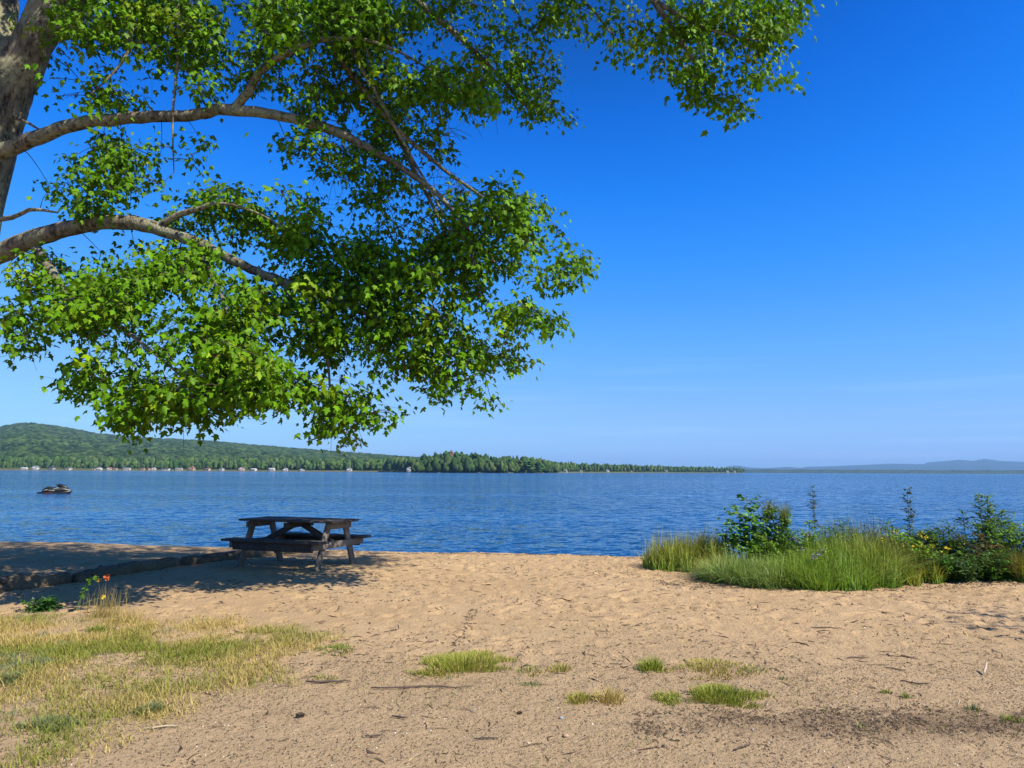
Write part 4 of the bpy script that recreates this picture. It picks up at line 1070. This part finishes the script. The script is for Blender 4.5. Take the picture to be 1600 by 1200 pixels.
OVAL = np.array([(0, 0, 0), (.17, .25, -.03), (.2, .5, -.05), (.12, .8, -.1), (0, 1, -.16), (-.12, .8, -.1), (-.2, .5, -.05), (-.17, .25, -.03)], float)
OF = np.array([[0, 1, 2, 3, 4, 5, 6, 7]])
def leafy(name, base, H, spread, nst, nleaf, lsize, col, lab, cat='plant', seed=1, lean=(0, 0), narrow=1.0, plume=None, flowers=None, group='shrubs and saplings at the water edge', bottom=.15, taper=.7):
    """a bushy upright plant: stems, side twigs, oval leaves, optional plume or flowers"""
    r = np.random.default_rng(seed); bx, by = base
    z0 = float(gz(bx, by)[0])
    o = empty(name, (bx, by, z0))
    mb = MB(); P0 = []; N0 = []; T0 = []; S0 = []
    tips = []
    for s_ in range(nst):
        a = r.uniform(0, 6.28); f = r.random() ** .6 if nst > 1 else 0
        hh = H * (1 - .45 * f) if nst > 1 else H
        top = np.array([math.cos(a) * spread * f + lean[0] * hh, math.sin(a) * spread * f + lean[1] * hh, hh])
        st = np.array([math.cos(a) * .05, math.sin(a) * .05, -.03])
        md = (st + top) / 2 + np.array([math.cos(a), math.sin(a), 0]) * spread * f * .15 + (r.random(3) - .5) * .06 * H
        path = smooth_path(np.stack([st, md, top]), 6)
        tube(mb, path, np.linspace(.0085 * max(H, .5), .002, len(path)), 5, (.13, .14, .05), cap=False)
        tips.append(top)
        nl = int(nleaf * 1.7) // nst; k = 0
        while k < nl:
            t = r.uniform(bottom, 1.0); ti = min(int(t * (len(path) - 1)), len(path) - 2); p = path[ti] + (path[ti + 1] - path[ti]) * (t * (len(path) - 1) - ti)
            out = r.uniform(0, 6.28); ln = spread * .6 * (1.05 - taper * t) * r.uniform(.15, 1.4) + .02
            dv = np.array([math.cos(out), math.sin(out), r.uniform(.1, .7)]); e = p + dv * ln
            if ln > .06: tube(mb, np.stack([p, e]), [.0028, .0014], 4, (.12, .15, .05), cap=False)
            m_ = r.integers(3, 8)
            for q in range(m_):
                g = (q + 1) / m_
                lp = p + (e - p) * g
                P0.append(lp); T0.append(dv * .6 + r.normal(size=3) * .55 + np.array([0, 0, -.1])); N0.append(np.array([0, 0, .8]) + SUN * .4 + r.normal(size=3) * .4); S0.append(lsize * r.uniform(.6, 1.15) * (1 - .3 * t)); k += 1
    mb.build('stem', M['stem'], o)
    n = len(P0); cl = np.asarray(col) * r.uniform(.6, 1.45, (n, 1)) * (1 + (r.random((n, 3)) - .5) * .2)
    tmpl = OVAL * np.array([narrow * 1.2, 1, 1]); S0 = np.array(S0) * 1.25
    V, Fs, C = place_leaves(tmpl, [OF], np.array(P0), np.array(N0), np.array(T0), np.array(S0), cl)
    f = mk('leaves', V, Fs, M['plant'], o, C); f['kind'] = 'stuff'
    if plume is not None:
        mb = MB()
        for tp in tips:
            nb = 260; b = tp + r.normal(size=(nb, 3)) * np.array([.05, .05, .07])
            ribbons(mb, b, r.uniform(.02, .05, nb), .003, r.uniform(0, 6.28, nb), .4, .3, np.asarray(plume) * r.uniform(.7, 1.3, (nb, 1)), 2, r=r)
        mb.build('plume', M['plant'], o)
    if flowers is not None:
        fc, nf, fs = flowers; mb = MB()
        for q in range(nf):
            tp = tips[q % len(tips)] + r.normal(size=3) * np.array([spread * .35, spread * .35, H * .1]); 
            nb = 14; b = tp + r.normal(size=(nb, 3)) * fs * .35
            V_, F_, C_ = place_leaves(OVAL * np.array([1.6, 1, 1]), [OF], b, r.normal(size=(nb, 3)) + np.array([0, 0, 1]), r.normal(size=(nb, 3)), np.full(nb, fs * .7), np.tile(np.asarray(fc), (nb, 1)) * r.uniform(.8, 1.15, (nb, 1)))
            mb.add(V_, F_, C_)
        mb.build('flower', M['flower'], o)
    return tag(o, lab, cat, group)
DG = (.10, .22, .015); MG = (.17, .32, .02)
def at(px, d): return XY(px, d)
leafy('sapling', at(1160, 12.0), 1.28, .29, 8, 420, .10, (.13, .30, .04), 'tall round-leaved green sapling at the left of the shrub row', 'sapling', 1, narrow=1.35, bottom=.35, taper=.1)
leafy('bushy_plant', at(1210, 11.9), 1.22, .27, 6, 1500, .06, (.12, .25, .02), 'dense dark green plant with a feathery yellow-green plume top', 'plant', 2, plume=(.20, .22, .06), taper=.6, bottom=.1)
leafy('sapling', at(1252, 11.9), .95, .22, 2, 360, .055, MG, 'thin sparse sapling right of the plumed plant', 'sapling', 3, lean=(.05, 0))
leafy('sapling', at(1264, 12.1), 1.32, .13, 1, 120, .05, (.08, .10, .04), 'slender brownish shoot rising highest beside the sparse sapling', 'sapling', 13, bottom=.5, lean=(.03, 0))
leafy('sapling', at(1416, 12.2), 1.26, .17, 1, 220, .055, (.09, .12, .03), 'lone slender sapling with red-brown top above the yellow flowers', 'sapling', 4, bottom=.3)
leafy('flowering_plant', at(1405, 11.4), .68, .40, 12, 1500, .06, MG, 'green plant with yellow flower spikes under the lone sapling', 'plant', 5, flowers=((.65, .48, .02), 14, .045))
leafy('shrub', at(1452, 11.6), .72, .45, 10, 1600, .05, DG, 'low dark leafy shrub between the yellow flowers and the tall bush', 'shrub', 6, flowers=((.65, .48, .02), 4, .04))
leafy('shrub', at(1532, 11.9), 1.25, .42, 7, 1500, .055, (.11, .22, .03), 'tall open dark green bush with reddish lower leaves at the right', 'shrub', 7, taper=.75)
leafy('shrub', at(1512, 11.4), .75, .35, 8, 900, .05, (.13, .085, .03), 'rusty red-brown shrub at the foot of the tall right bush', 'shrub', 8)
leafy('shrub', at(1490, 10.8), .35, .28, 8, 800, .045, (.06, .13, .03), 'small low green bush on the sand below the tall right bush', 'shrub', 9)
leafy('shrub', at(1595, 11.6), .95, .45, 9, 1500, .05, MG, 'leafy shrub cut by the right edge of the view', 'shrub', 10)
leafy('shrub', at(1190, 11.5), .62, .35, 10, 1100, .06, MG, 'bright green bush at the foot of the round-leaved sapling', 'shrub', 11)
leafy('shrub', at(1350, 12.2), .95, .28, 5, 500, .05, (.07, .12, .04), 'pale wispy bush rising from the middle of the tall grass', 'shrub', 12)
leafy('shrub', at(1660, 11.2), .9, .6, 9, 1400, .05, DG, 'dark shrub just beyond the right edge of the row', 'shrub', 14)
leafy('flowering_plant', at(1240, 11.6), .62, .35, 8, 500, .05, MG, 'grassy plant with pale purple flower heads below the sparse sapling', 'plant', 15, flowers=((.28, .22, .34), 9, .04))
leafy('flowering_plant', at(1290, 10.6), .55, .35, 8, 400, .05, MG, 'low plant with dull purple flowers at the front of the grass', 'plant', 16, flowers=((.28, .22, .34), 6, .04))
leafy('flowering_plant', at(1375, 11.3), .72, .3, 8, 400, .05, MG, 'plant with bright yellow flower heads at the top of the grass mound', 'plant', 17, flowers=((.65, .48, .02), 7, .04))

UG = [(1130, 12.0, .62, .3, (.10, .22, .03), 'feathery green bush between the reed clump and the round-leaved sapling'),
      (1225, 11.7, .72, .36, (.08, .19, .02), 'leafy dark bush filling the foot of the plumed plant'),
      (1275, 11.9, .78, .36, (.12, .25, .03), 'light green bush right of the sparse sapling'),
      (1310, 11.8, .82, .34, (.11, .24, .04), 'airy green bush behind the fresh green grass'),
      (1385, 11.9, .80, .34, (.12, .24, .03), 'leafy green bush just left of the lone sapling'),
      (1437, 11.8, .66, .36, (.06, .16, .02), 'dark leafy bush just right of the lone sapling'),
      (1478, 11.6, .82, .36, (.07, .17, .02), 'rounded dark green shrub left of the tall right bush'),
      (1555, 11.5, .82, .36, (.12, .26, .03), 'mid green shrub right of the tall right bush'),
      (1580, 11.9, .98, .34, (.12, .27, .03), 'taller green shrub near the right edge, behind the mid green one'),
      (1470, 10.9, .42, .3, (.08, .2, .02), 'low spreading green weed at the sand edge under the dark shrubs'),
      (1540, 10.9, .44, .3, (.07, .17, .02), 'low dark weed at the sand edge under the tall right bush')]
for k, (a, b, h_, sp_, c_, l_) in enumerate(UG):
    leafy('shrub', at(a, b), h_, sp_, 9, 900, .055, c_, l_, 'shrub', 60 + k, taper=.3, bottom=.1)

def tallgrass(name, rows, lab, seed, dens=1.0, group='tall grass stands at the water edge', twist=.5, wmin=.0058, kind=None):
    """rows: (px, depth, half width px, half depth m, n, height, colour, tip colour)"""
    r = np.random.default_rng(seed); mb = MB(); c0 = None
    for (px, d, hw, hd, n, h, col, tip) in rows:
        cx, cyy = at(px, d); hwm = hw / F * d * 1.04
        if c0 is None: c0 = (cx, cyy)
        n = int(n * dens * .72); th = r.uniform(0, 6.28, n); q = r.random(n) ** .5
        x = cx + np.cos(th) * q * hwm; y = cyy + np.sin(th) * q * hd
        clump = fbm(x * 5, y * 5, seed, 2)
        k = r.random(n) < .35 + clump; x, y, q = x[k], y[k], q[k]; m = len(x)
        hh = h * r.uniform(.45, 1.08, m) * (1 - .45 * q ** 3) * (.75 + .5 * fbm(x * 3, y * 3, seed + 5, 2))
        cl2 = fbm(x * 4 + 3, y * 4, seed + 9, 3)[:, None]; cc = np.asarray(col) * r.uniform(.55, 1.4, (m, 1)) * (.45 + 1.15 * cl2); dry = r.random(m) < .10; cc[dry] = STRAW * r.uniform(.5, .9, (dry.sum(), 1))
        tt = np.asarray(tip) * r.uniform(.7, 1.3, (m, 1))
        az = r.normal(size=m) * 1.2 + (0 if r.random() < .5 else .3)
        az = fbm(x * 2.5, y * 2.5, seed + 3, 2) * 14 + r.normal(size=m) * .9
        ribbons(mb, np.stack([x - c0[0], y - c0[1], gz(x, y)], 1), hh, r.uniform(wmin, wmin * 2.6, m), az, r.uniform(0, .8, m) * twist, r.uniform(-.4, 1.0, m) * twist, cc, 4, tipcol=tt, r=r)
    o = mb.build(name, M['grass']); o.location = (c0[0], c0[1], 0)
    return tag(o, lab, 'tall grass', group, kind)
REED = (.17, .34, .035); RT = (.38, .36, .06); GG = (.20, .31, .07); GM = (.18, .37, .03)
tallgrass('reed_clump', [(1030, 12.2, 26, .5, 900, .62, REED, RT), (1065, 12.2, 34, .55, 1700, .72, REED, RT), (1100, 12.1, 28, .5, 1200, .74, REED, RT)], 'upright reed-like grass clump at the left end of the shrub row', 1, twist=.45)
tallgrass('grass_mound', [(1140, 10.9, 46, .6, 4200, .42, (.20, .36, .08), (.32, .42, .13)), (1180, 10.6, 50, .6, 4000, .45, (.20, .36, .07), (.32, .42, .11)), (1120, 11.2, 26, .5, 1500, .45, GG, RT)], 'soft grey-green grass mound right of the reed clump', 2, twist=1.3)
tallgrass('grass_mound', [(1240, 10.6, 55, .75, 5200, .52, GM, (.28, .40, .06)), (1290, 10.7, 50, .8, 5200, .62, GM, (.28, .40, .06)), (1265, 11.7, 70, .5, 3800, .72, (.17, .36, .03), (.30, .44, .06))], 'fresh green tall grass in the middle of the shrub row', 3, twist=.95)
tallgrass('grass_mound', [(1340, 10.9, 46, .7, 5600, .75, GM, (.34, .40, .07)), (1375, 11.2, 34, .6, 3600, .74, GM, (.26, .22, .07)), (1330, 12.0, 60, .5, 2500, .95, (.10, .16, .06), (.2, .22, .1))], 'tallest yellowish grass mound left of the yellow flowers', 4, twist=1.0)
tallgrass('grass_mound', [(1425, 11.1, 26, .5, 1500, .45, REED, RT), (1418, 10.5, 9, .12, 160, .3, YG, YG)], 'dark grass tuft with a pale arching clump under the lone sapling', 5, twist=.8)
tallgrass('grass_mound', [(1560, 11.2, 40, .4, 2000, .55, (.05, .12, .03), (.12, .17, .04)), (1590, 10.9, 30, .35, 1300, .5, REED, (.3, .2, .06)), (1640, 11, 50, .5, 1500, .6, REED, RT)], 'dark green arching grass at the right edge', 6, twist=1.0)
tallgrass('grass_mound', [(1480, 11.7, 60, .4, 2200, .5, (.05, .11, .03), (.1, .15, .04))], 'dark undergrowth grass behind the low shrubs', 7, twist=.9)

# weeds near the logs on the left
def weed_flower():
    c = G(118, 955); o = empty('flowering_weed', (c[0], c[1], float(gz(c[0], c[1])[0])))
    mb = MB(); pth = smooth_path([(0, 0, -.02), (.04, 0, .12), (.10, 0, .25), (.15, .0, .33), (.22, 0, .36)], 4); tube(mb, pth, np.linspace(.005, .002, len(pth)), 5, (.16, .24, .05))
    pth2 = smooth_path([(.03, 0, .02), (.12, -.02, .09), (.2, 0, .12), (.26, 0, .13)], 4); tube(mb, pth2, np.linspace(.004, .002, len(pth2)), 5, (.2, .26, .06)); mb.build('stem', M['stem'], o)
    r = np.random.default_rng(5); k = r.integers(5, len(pth) - 2, 46); p = pth[k] + r.normal(size=(46, 3)) * .01
    V, Fs, C = place_leaves(OVAL * np.array([1.2, 1, 1]), [OF], p, r.normal(size=(46, 3)) * .5 + [0, -.3, 1], r.normal(size=(46, 3)), r.uniform(.03, .06, 46), np.tile((.09, .2, .02), (46, 1)) * r.uniform(.8, 1.4, (46, 1)))
    mk('leaves', V, Fs, M['plant'], o, C)
    for (q, cl, s_) in (((.23, 0, .33), (.42, .2, .06), .035), ((.31, 0, .36), (.42, .1, .04), .05), ((.285, 0, .14), (.75, .55, .02), .032)):
        mb = MB(); V, Fs, C = place_leaves(OVAL * np.array([2.0, 1, 1]), [OF], np.tile(q, (7, 1)), r.normal(size=(7, 3)), r.normal(size=(7, 3)), np.full(7, s_), np.tile(cl, (7, 1)))
        mb.add(V, Fs, C); mb.build('flower', M['flower'], o)
    tag(o, 'leaning green weed with yellow and orange flower heads before the logs', 'weed')
weed_flower()
def weed_bush():
    c = G(65, 950); leafy('low_weed', (c[0], c[1]), .14, .16, 16, 420, .05, (.07, .2, .025), 'bright green low weed with small white flowers near the nearest log', 'weed', 31, narrow=.7, flowers=((.7, .7, .65), 7, .014), group='weeds between lawn and logs')
weed_bush()
def dry_clump():
    c = G(165, 962); r = np.random.default_rng(3); mb = MB(); n = 170
    x = c[0] + r.normal(size=n) * .10; y = c[1] + r.normal(size=n) * .08
    ribbons(mb, np.stack([x - c[0], y - c[1], gz(x, y)], 1), r.uniform(.12, .36, n), .0035, r.uniform(0, 6.28, n), r.uniform(0, .25, n), r.uniform(0, .25, n), np.tile(STRAW * .8, (n, 1)), 4, tipcol=np.tile(np.array([.3, .24, .08]), (n, 1)))
    n = 260; x = c[0] + .2 + r.normal(size=n) * .17; y = c[1] - .1 + r.normal(size=n) * .12
    ribbons(mb, np.stack([x - c[0], y - c[1], gz(x, y)], 1), r.uniform(.05, .16, n), .003, r.uniform(0, 6.28, n), r.uniform(0, .6, n), r.uniform(0, .6, n), np.tile(STRAW * .9, (n, 1)) * r.uniform(.6, 1.2, (n, 1)), 3)
    o = mb.build('dry_grass_clump', M['grass']); o.location = (c[0], c[1], 0)
    tag(o, 'tall dry straw grass clump standing in the tree shade before the logs', 'dry grass', 'weeds between lawn and logs')
dry_clump()

# ------------------------------------------------------------------ litter, pebbles, sticks
def litter():
    r = np.random.default_rng(12); mb = MB()
    def bits(n, xlo, xhi, ylo, yhi, L0, L1, w, cols, pw=1.0, mask=None):
        x = r.uniform(xlo, xhi, n); y = ylo + (yhi - ylo) * r.random(n) ** pw
        if mask is not None:
            k = mask(x, y); x, y = x[k], y[k]; n = len(x)
        a = r.uniform(0, math.pi, n); L_ = r.uniform(L0, L1, n) / 2; ww = w * r.uniform(.5, 1.5, n) / 2
        d = np.stack([np.cos(a), np.sin(a)], 1); s_ = np.stack([-np.sin(a), np.cos(a)], 1)
        bend = r.normal(size=n) * .25
        V = np.zeros((n, 8, 3)); 
        for k, (u, b_, sg) in enumerate(((-1, 0, -1), (0, 1, -1), (1, 0, -1), (1, 0, 1), (0, 1, 1), (-1, 0, 1))):
            xy = np.stack([x, y], 1) + d * (u * L_)[:, None] + s_ * (b_ * bend * L_ + sg * ww)[:, None]
            V[:, k, :2] = xy; V[:, k, 2] = gz(xy[:, 0], xy[:, 1]) + .0015 + (w * .5 if sg else 0) * .5 + (.006 * r.random(n) if b_ else 0)
        for k, (u, sg) in enumerate(((-.5, 0), (.5, 0))):
            xy = np.stack([x, y], 1) + d * (u * L_)[:, None] + s_ * (.5 * bend * L_)[:, None]
            V[:, 6 + k, :2] = xy; V[:, 6 + k, 2] = gz(xy[:, 0], xy[:, 1]) + w + .003
        q = np.array([[0, 1, 7, 6], [1, 2, 3, 7], [7, 3, 4, 4 - 0], [6, 7, 4, 5]])
        f4 = np.array([[0, 1, 7, 6], [1, 2, 3, 7], [6, 7, 4, 5]]); f3 = np.array([[7, 3, 4], [0, 6, 5]])
        off = (np.arange(n) * 8)[:, None, None]
        cl = np.asarray(cols)[r.integers(0, len(cols), n)] * r.uniform(.6, 1.3, (n, 1))
        mb.add(V.reshape(-1, 3), [(f4[None] + off).reshape(-1, 4), (f3[None] + off).reshape(-1, 3)], np.repeat(cl, 8, 0))
    DK = [(.06, .045, .035), (.1, .075, .055), (.14, .1, .07)]; MIX = DK + [(.4, .33, .22), (.3, .22, .14)]
    m = lambda x, y: fbm(x * 1.3, y * 1.3, 88, 3) + .25 * (r.random(len(x)) - .5) > .46
    bits(9000, -3.8, 4.2, 3.4, 7.0, .008, .035, .0035, MIX, 1.0, m)
    bits(20000, -3.5, 5.2, 3.4, 6.2, .006, .02, .003, MIX, 1.0)
    bits(5000, -6.5, 7, 6, 13.5, .015, .06, .006, DK, 1.0, m)
    bits(500, -3.5, 4.5, 3.4, 7.5, .05, .14, .004, MIX)
    bits(260, -5, 7, 6, 12.5, .08, .2, .006, DK)
    ell = lambda x, y: ((x - 2.65) / 1.6) ** 2 + ((y - 4.72) / .26) ** 2 + (fbm(x * 3, y * 5, 5, 3) - .5) * 5 + (r.random(len(x)) - .5) * 1.6 < 1
    bits(9000, .7, 4.8, 4.1, 5.4, .01, .04, .0045, DK + [(.2, .13, .08)], 1.0, ell)
    # wrack line in front of the shrubs and at the lip
    lip = lambda x, y: (np.abs(y - (LIP(x) - .45) + .5 * (fbm(x * .8, x * 0, 3, 2) - .5)) < .12)
    bits(9000, -4, 2.5, 12.8, 15.6, .02, .06, .006, DK, 1.0, lip)
    fr = lambda x, y: np.abs(y - 10.1 - .35 * np.abs(x - 4) ** 1.1 * .5) < .3
    bits(5000, 2.0, 8.3, 9.5, 12.0, .02, .07, .007, DK + [(.3, .22, .14)], 1.0, fr)
    # diagonal drag mark of dark debris in the middle
    tk = lambda x, y: (np.abs(x - (-.42 - (7.6 - y) * .07 + .1 * (fbm(y * 2, y * 0, 3, 2) - .5))) < .02 + .05 * fbm(y * 6, x * 0, 4, 2)) & (y > 6.75) & (y < 8.4)
    bits(800, -.8, 0, 6.7, 8.4, .012, .05, .006, DK, 1.0, tk)
    tag(mb.build('beach_litter', M['litter']), 'scattered needles, bark chips and twig bits on the sand', 'litter', kind='stuff')
    mb = MB(); n = 2600
    x = r.uniform(-3.5, 5, n); y = 3.4 + 4.2 * r.random(n) ** 1.3; s_ = r.uniform(.002, .006, n) * (1 + (r.random(n) < .03) * 1.2)
    V0, F0 = ico(1)
    Vv = V0[None] * s_[:, None, None] * np.array([1, 1, .6]) * (1 + .3 * (r.random((n, len(V0), 1)) - .5)) + np.stack([x, y, gz(x, y) + s_ * .2], 1)[:, None]
    cl = np.array([(.75, .7, .6), (.35, .3, .25), (.2, .17, .15), (.6, .42, .3), (.55, .5, .42)])[r.integers(0, 5, n)]
    mb.add(Vv.reshape(-1, 3), (F0[None] + (np.arange(n) * len(V0))[:, None, None]).reshape(-1, 3), np.repeat(cl, len(V0), 0))
    tag(mb.build('gravel', M['litter']), 'fine pale and dark grit in the foreground sand', 'grit', kind='stuff')
litter()
def stick(px, py, L_, az, rad, lab, col=(.12, .09, .07), lift=0.0, name='fallen_twig'):
    c = G(px, py); r = np.random.default_rng(int(px)); mb = MB()
    d = np.array([math.cos(az), math.sin(az)]); t = np.linspace(-.5, .5, 7)
    x = c[0] + d[0] * t * L_ + r.normal(size=7) * L_ * .015; y = c[1] + d[1] * t * L_ + r.normal(size=7) * L_ * .03
    z = gz(x, y) + rad + .006 + np.linspace(0, lift, 7)
    pts_ = np.stack([x - c[0], y - c[1], z], 1); tube(mb, pts_, rad * np.array([.6, .9, 1, 1, .95, .8, .4]), 7, col, .2)
    p = pts_[4]; tube(mb, np.stack([p, p + np.array([d[1] * .12 * L_, -d[0] * .12 * L_ + .05 * L_, .3 * rad])]), [rad * .5, rad * .25], 5, col)
    o = mb.build(name, M['litter']); o.location = (c[0], c[1], 0)
    tag(o, lab, 'stick', 'sticks lying on the sand')
for a in [(515, 1067, .33, .12, .008, 'long dark stick beside the lawn edge'), (1540, 1052, .17, .9, .008, 'pale whitish stick at the right side of the sand', (.5, .42, .32), .06),
          (625, 1122, .12, -.5, .006, 'short curved dark stick in the lower centre'), (585, 1152, .11, .1, .005, 'small thin stick left of the lower centre'),
          (1290, 984, .3, .15, .006, 'thin dark stick on the trampled middle sand'), (1400, 1049, .14, -.1, .006, 'short dark stick left of the pale one'),
          (760, 1156, .14, .05, .005, 'small dark stick at the bottom centre'), (660, 1075, .7, .05, .006, 'very long thin twig across the foreground sand'),
          (1430, 1070, .2, -.25, .006, 'bent stick above the bark soil'), (250, 1142, .18, .3, .005, 'pale straw stick below the lawn', (.5, .42, .28)),
          (1160, 1170, .15, .6, .005, 'thin stick low on the right foreground'), (1340, 1030, .2, .2, .006, 'dark stick on the sand right of the olive grass')]:
    stick(*a)
def cone(px, py, s_, lab):
    c = G(px, py); mb = MB(); r = np.random.default_rng(int(px))
    for k in range(34):
        t = k / 33; a = k * 2.4; rr = s_ * math.sin(math.pi * (.12 + .8 * t)) * .5
        p = np.array([(t - .5) * s_ * 1.7, math.cos(a) * rr, s_ * .42 + math.sin(a) * rr])
        box(mb, p, (s_ * .26, s_ * .22, s_ * .1), Matrix.Rotation(a, 3, 'X'), .002, (.05, .035, .028))
    tube(mb, [(-.8 * s_, 0, s_ * .42), (.8 * s_, 0, s_ * .42)], [s_ * .2, s_ * .15], 8, (.05, .035, .028))
    o = mb.build('pine_cone', M['litter']); o.location = (c[0], c[1], float(gz(c[0], c[1])[0])); o.rotation_euler = (0, 0, .4)
    tag(o, lab, 'pine cone', 'cones on the sand')
cone(469, 1123, .03, 'dark pine cone on the sand right of the lawn')
cone(812, 1115, .02, 'small dark pine cone in the foreground centre')
def stone(px, py, s_, col, lab, name='stone'):
    c = G(px, py); r = np.random.default_rng(int(px)); mb = MB()
    crown(mb, (0, 0, s_ * .25), s_, s_ * .55, col, r, 0, jit=.15)
    o = mb.build(name, M['litter'], smooth=True); o.location = (c[0], c[1], float(gz(c[0], c[1])[0]))
    tag(o, lab, 'stone', 'stones on the sand')
stone(877, 1123, .015, (.3, .33, .34), 'small blue-grey stone in the centre foreground')
stone(884, 1150, .018, (.42, .3, .2), 'rounded tan stone below the blue-grey one')
stone(1432, 900, .05, (.6, .16, .08), 'orange-red stone under the shrubs on the right') if False else None
def lump(px, py, s_, col, lab):
    c = G(px, py); mb = MB(); r = np.random.default_rng(int(px)); crown(mb, (0, 0, s_ * .5), s_, s_ * .7, col, r, 0, jit=.3)
    o = mb.build('brick_piece', M['litter']); o.location = (c[0], c[1], float(gz(c[0], c[1])[0])); tag(o, lab, 'brick piece')
lump(1500, 893, .06, (.6, .2, .1), 'orange-red broken piece lying under the shrubs on the right')

# tree standing just outside the right edge of the frame; its twigs shade the sand there
def right_tree():
    r = np.random.default_rng(77); bx, by = 9.8, 5.2
    o = empty('broadleaf_tree', (bx, by, 0)); mb = MB()
    t_ = smooth_path([(0, 0, -.2, .17), (.05, 0, 1.5, .13), (-.1, .1, 3.2, .10), (0, 0, 5.2, .05), (.1, 0, 6.4, .02)], 5)
    tube(mb, t_[:, :3], t_[:, 3], 12, rough=.08); mb.build('trunk', M['bark'], o)
    mb = MB(); Pn = []
    for k in range(15):
        a = r.uniform(0, 6.28); z = r.uniform(2.2, 5.6); L_ = r.uniform(1.2, 2.5) * (1.1 - .09 * z)
        if k < 5: a = math.pi * r.uniform(.8, 1.35); L_ = r.uniform(2.0, 2.9); z = r.uniform(2.2, 3.6)
        e = np.array([math.cos(a) * L_, math.sin(a) * L_, z + r.uniform(.1, .6)])
        pth = smooth_path(np.stack([np.array([0, 0, z - .4]), e * .5 + np.array([0, 0, z * .5 - .1]), e]), 5)
        tube(mb, pth, np.linspace(.035, .005, len(pth)), 6)
        for q in range(12):
            p = pth[r.integers(4, len(pth))]; tip = p + r.normal(size=3) * .22; tube(mb, np.stack([p, tip]), [.005, .002], 4, cap=False)
            for w in range(5): Pn.append(tip + r.normal(size=3) * .06)
    mb.build('branches', M['bark'], o); Pn = np.array(Pn); n = len(Pn)
    V, Fs, C = place_leaves(LV, [LF1, LF2], Pn, r.normal(size=(n, 3)) * .5 + [0, 0, .8], r.normal(size=(n, 3)) + [0, 0, -.6], r.uniform(.05, .09, n), np.tile((.08, .17, .006), (n, 1)) * r.uniform(.7, 1.3, (n, 1)))
    f = mk('leaves', V, Fs, M['leaf'], o, C); f['kind'] = 'stuff'
    tag(o, 'small broadleaf tree right of the view that throws thin twig shadows on the sand', 'tree')
right_tree()
